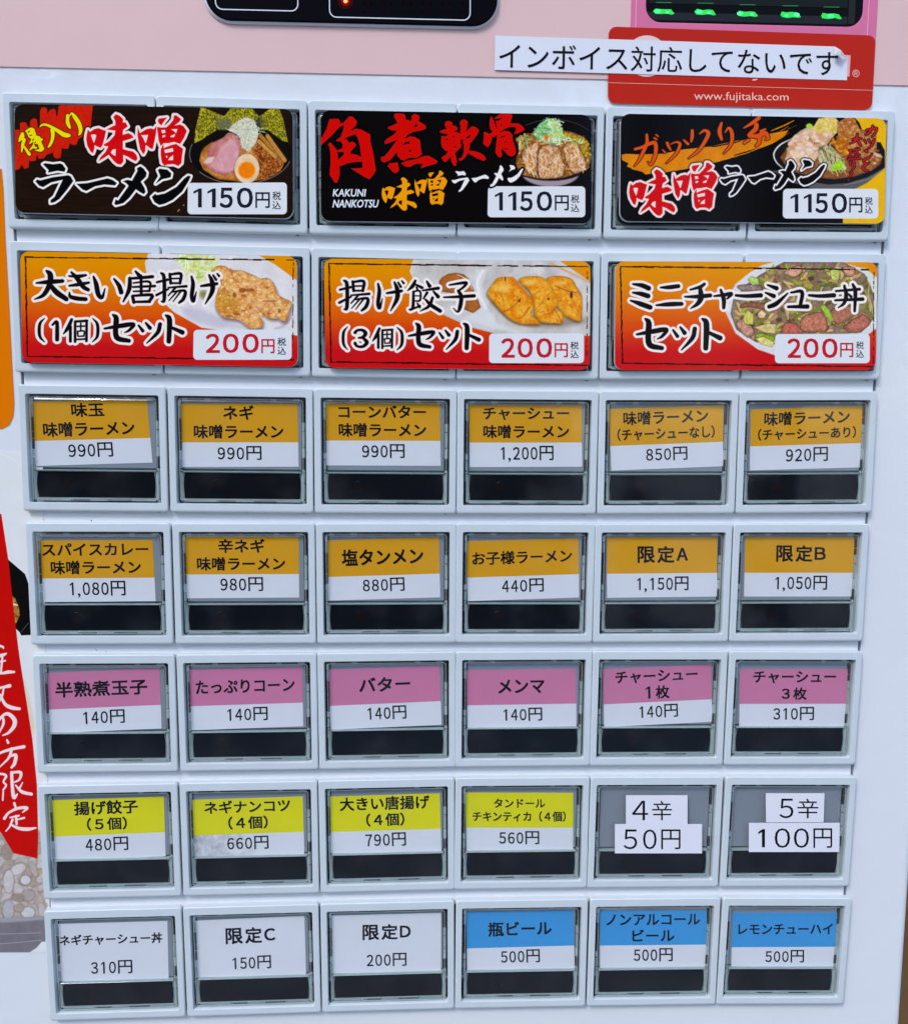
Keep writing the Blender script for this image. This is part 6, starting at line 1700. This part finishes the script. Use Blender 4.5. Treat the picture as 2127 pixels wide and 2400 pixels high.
BR_ = [[(-40, 200, 8), (12, 215, 8), (18, 228, 5)], [(-60, 300, 10), (10, 285, 12), (42, 272, 6)], [(-60, 350, 8), (34, 332, 6)], [(-80, 440, 8), (8, 437, 9), (60, 428, 12), (112, 428, 8)], [(10, 290, 8), (-5, 430, 8)],
       [(-60, 572, 8), (8, 558, 9), (72, 545, 13)], [(20, 560, 6), (0, 640, 8), (-60, 730, 6)], [(-10, 620, 8), (30, 700, 12), (90, 732, 14), (158, 742, 10)], [(-60, 880, 10), (8, 800, 10), (60, 785, 13), (112, 835, 16), (108, 890, 15), (60, 945, 10), (8, 968, 5)], [(5, 800, 9), (16, 860, 10), (-20, 940, 6)],
       [(46, 1008, 7), (55, 1030, 10)], [(-40, 1130, 8), (20, 1105, 10), (110, 1082, 11), (196, 1068, 12)], [(86, 1085, 12), (62, 1160, 9), (-20, 1240, 5)], [(60, 1150, 7), (122, 1140, 13), (112, 1210, 13), (86, 1245, 9)],
       [(-60, 1300, 8), (8, 1302, 9), (36, 1322, 10), (12, 1368, 7), (36, 1398, 8), (10, 1440, 6)], [(12, 1450, 6), (8, 1530, 6)], [(86, 1290, 12), (90, 1400, 12), (104, 1505, 14), (134, 1478, 6)], [(92, 1288, 9), (166, 1290, 11), (152, 1352, 9), (96, 1378, 5)], [(120, 1400, 6), (176, 1458, 12), (262, 1480, 11)], [(182, 1378, 5), (156, 1425, 8)],
       [(108, 1558, 10), (118, 1588, 9)], [(24, 1690, 11), (60, 1640, 9), (140, 1602, 11), (222, 1600, 11), (182, 1638, 5)], [(72, 1682, 6), (148, 1666, 8)], [(122, 1670, 10), (128, 1740, 9)], [(126, 1702, 6), (196, 1686, 8)], [(92, 1700, 9), (70, 1760, 7), (38, 1802, 5)], [(74, 1742, 7), (150, 1778, 12), (232, 1786, 13), (300, 1776, 6)]]
art.draw(tz('q2', [('S', [(p[0], p[1], p[2] * 1.22) for p in s_]) for s_ in BR_]), (222, 210, 226), rough=0.2)
t = empty("product_sticker", at(20, 1700, FY), "die-cut sticker with a red banner 方限定 over a bowl of rice, left of the buttons", "sticker")
mb = MB()
q = [at(*p, FY - 0.14) for p in pc]
plate(mb, q, 0.13, 0, 1)
me = mb.mesh("sticker_sheet")
uvl = me.uv_layers.new(name="UVMap")
for li, (u, v_) in zip(range(4), [(0, 0), (0, 1), (1, 1), (1, 0)]):
    uvl.data[li].uv = (u, 1 - v_)
me.transform(Matrix.Translation(-t.location))
link("sticker_sheet", me, t, [art_mat("product_sticker_art", art, rough=0.25, coat=0.1), M_WHITEINK])

# ------------------------------------------------------------------ small specks of dirt on the machine
mb = MB()
rr = random.Random(5)
SPK = [('E', 730, 68), ('I', 640, 803), ('I', 885, 845), ('J', 767, 12), ('J', 1182, 760), ('L', 638, 25), ('K', 630, 1215), ('E', 770, 1105), ('E', 800, 1130), ('E', 850, 1115), ('E', 890, 1140), ('E', 765, 1095), ('b3', 1632, 592), ('L', 890, 68), ('N', 95, 1282), ('A', 970, 1632)]
for z, x, y in SPK + [('px', rr.uniform(120, 1980), rr.choice((556, 880, 1212, 1518, 1820, 2100)) + rr.uniform(-6, 8)) for _ in range(26)]:
    p = W(z, x, y, FY - 0.02)
    s_ = rr.uniform(0.07, 0.2) * MM * (1.0 if z != 'px' else 0.5)
    mb.add([p + Vector((s_ * math.cos(i * 1.25) * rr.uniform(.5, 1.5), -1e-5, s_ * math.sin(i * 1.25) * rr.uniform(.4, 1.2))) for i in range(5)], [(0, 1, 2, 3, 4)])
o = part("dirt_specks", mb.mesh("dirt_specks"), [mat("speck_dark", (0.10, 0.09, 0.10), rough=0.8)])
o["kind"] = "stuff"

# ------------------------------------------------------------------ setting
mb = MB()
y0 = 330.0
for k in range(10):
    xk = RE - 60 + k * 145
    mb.box(xk + 1, xk + 144, y0, y0 + 15, -1300, 900, 0, 0.8)
wl = link("wooden_wall", mb.mesh("wooden_wall"), None, [])
for k in range(1):
    pass
wm = mat("brown_wood", (0.30, 0.145, 0.045), rough=0.5, vary=0.5, bscale=60)
wl.data.materials.append(wm)
wl["kind"] = "structure"
mb = MB()  # unseen dark wall added behind the camera to shape reflections in the caps
for xa, xb in ((-14000, 950), (1330, 1480), (2150, 2420), (3000, 3100)):
    mb.box(xa, xb, -5400, -5100, -1300, 2200, 0, 5)
ow = link("unseen_reflection_wall", mb.mesh("unseen_reflection_wall"), None, [mat("reflection_wall_dark", (0.06, 0.055, 0.05), rough=0.8)])
ow["kind"] = "structure"
mb = MB()  # unseen ground plane added to bounce light onto the panel
mb.add([(-60, -90, -1.3), (60, -90, -1.3), (60, 2, -1.3), (-60, 2, -1.3)], [(0, 1, 2, 3)])
gr = link("unseen_bounce_ground", mb.mesh("unseen_bounce_ground"), None, [mat("bounce_ground_grey", (0.27, 0.27, 0.28), rough=0.8, vary=0.3, bscale=40)])
gr["kind"] = "structure"
bpy.context.view_layer.update()
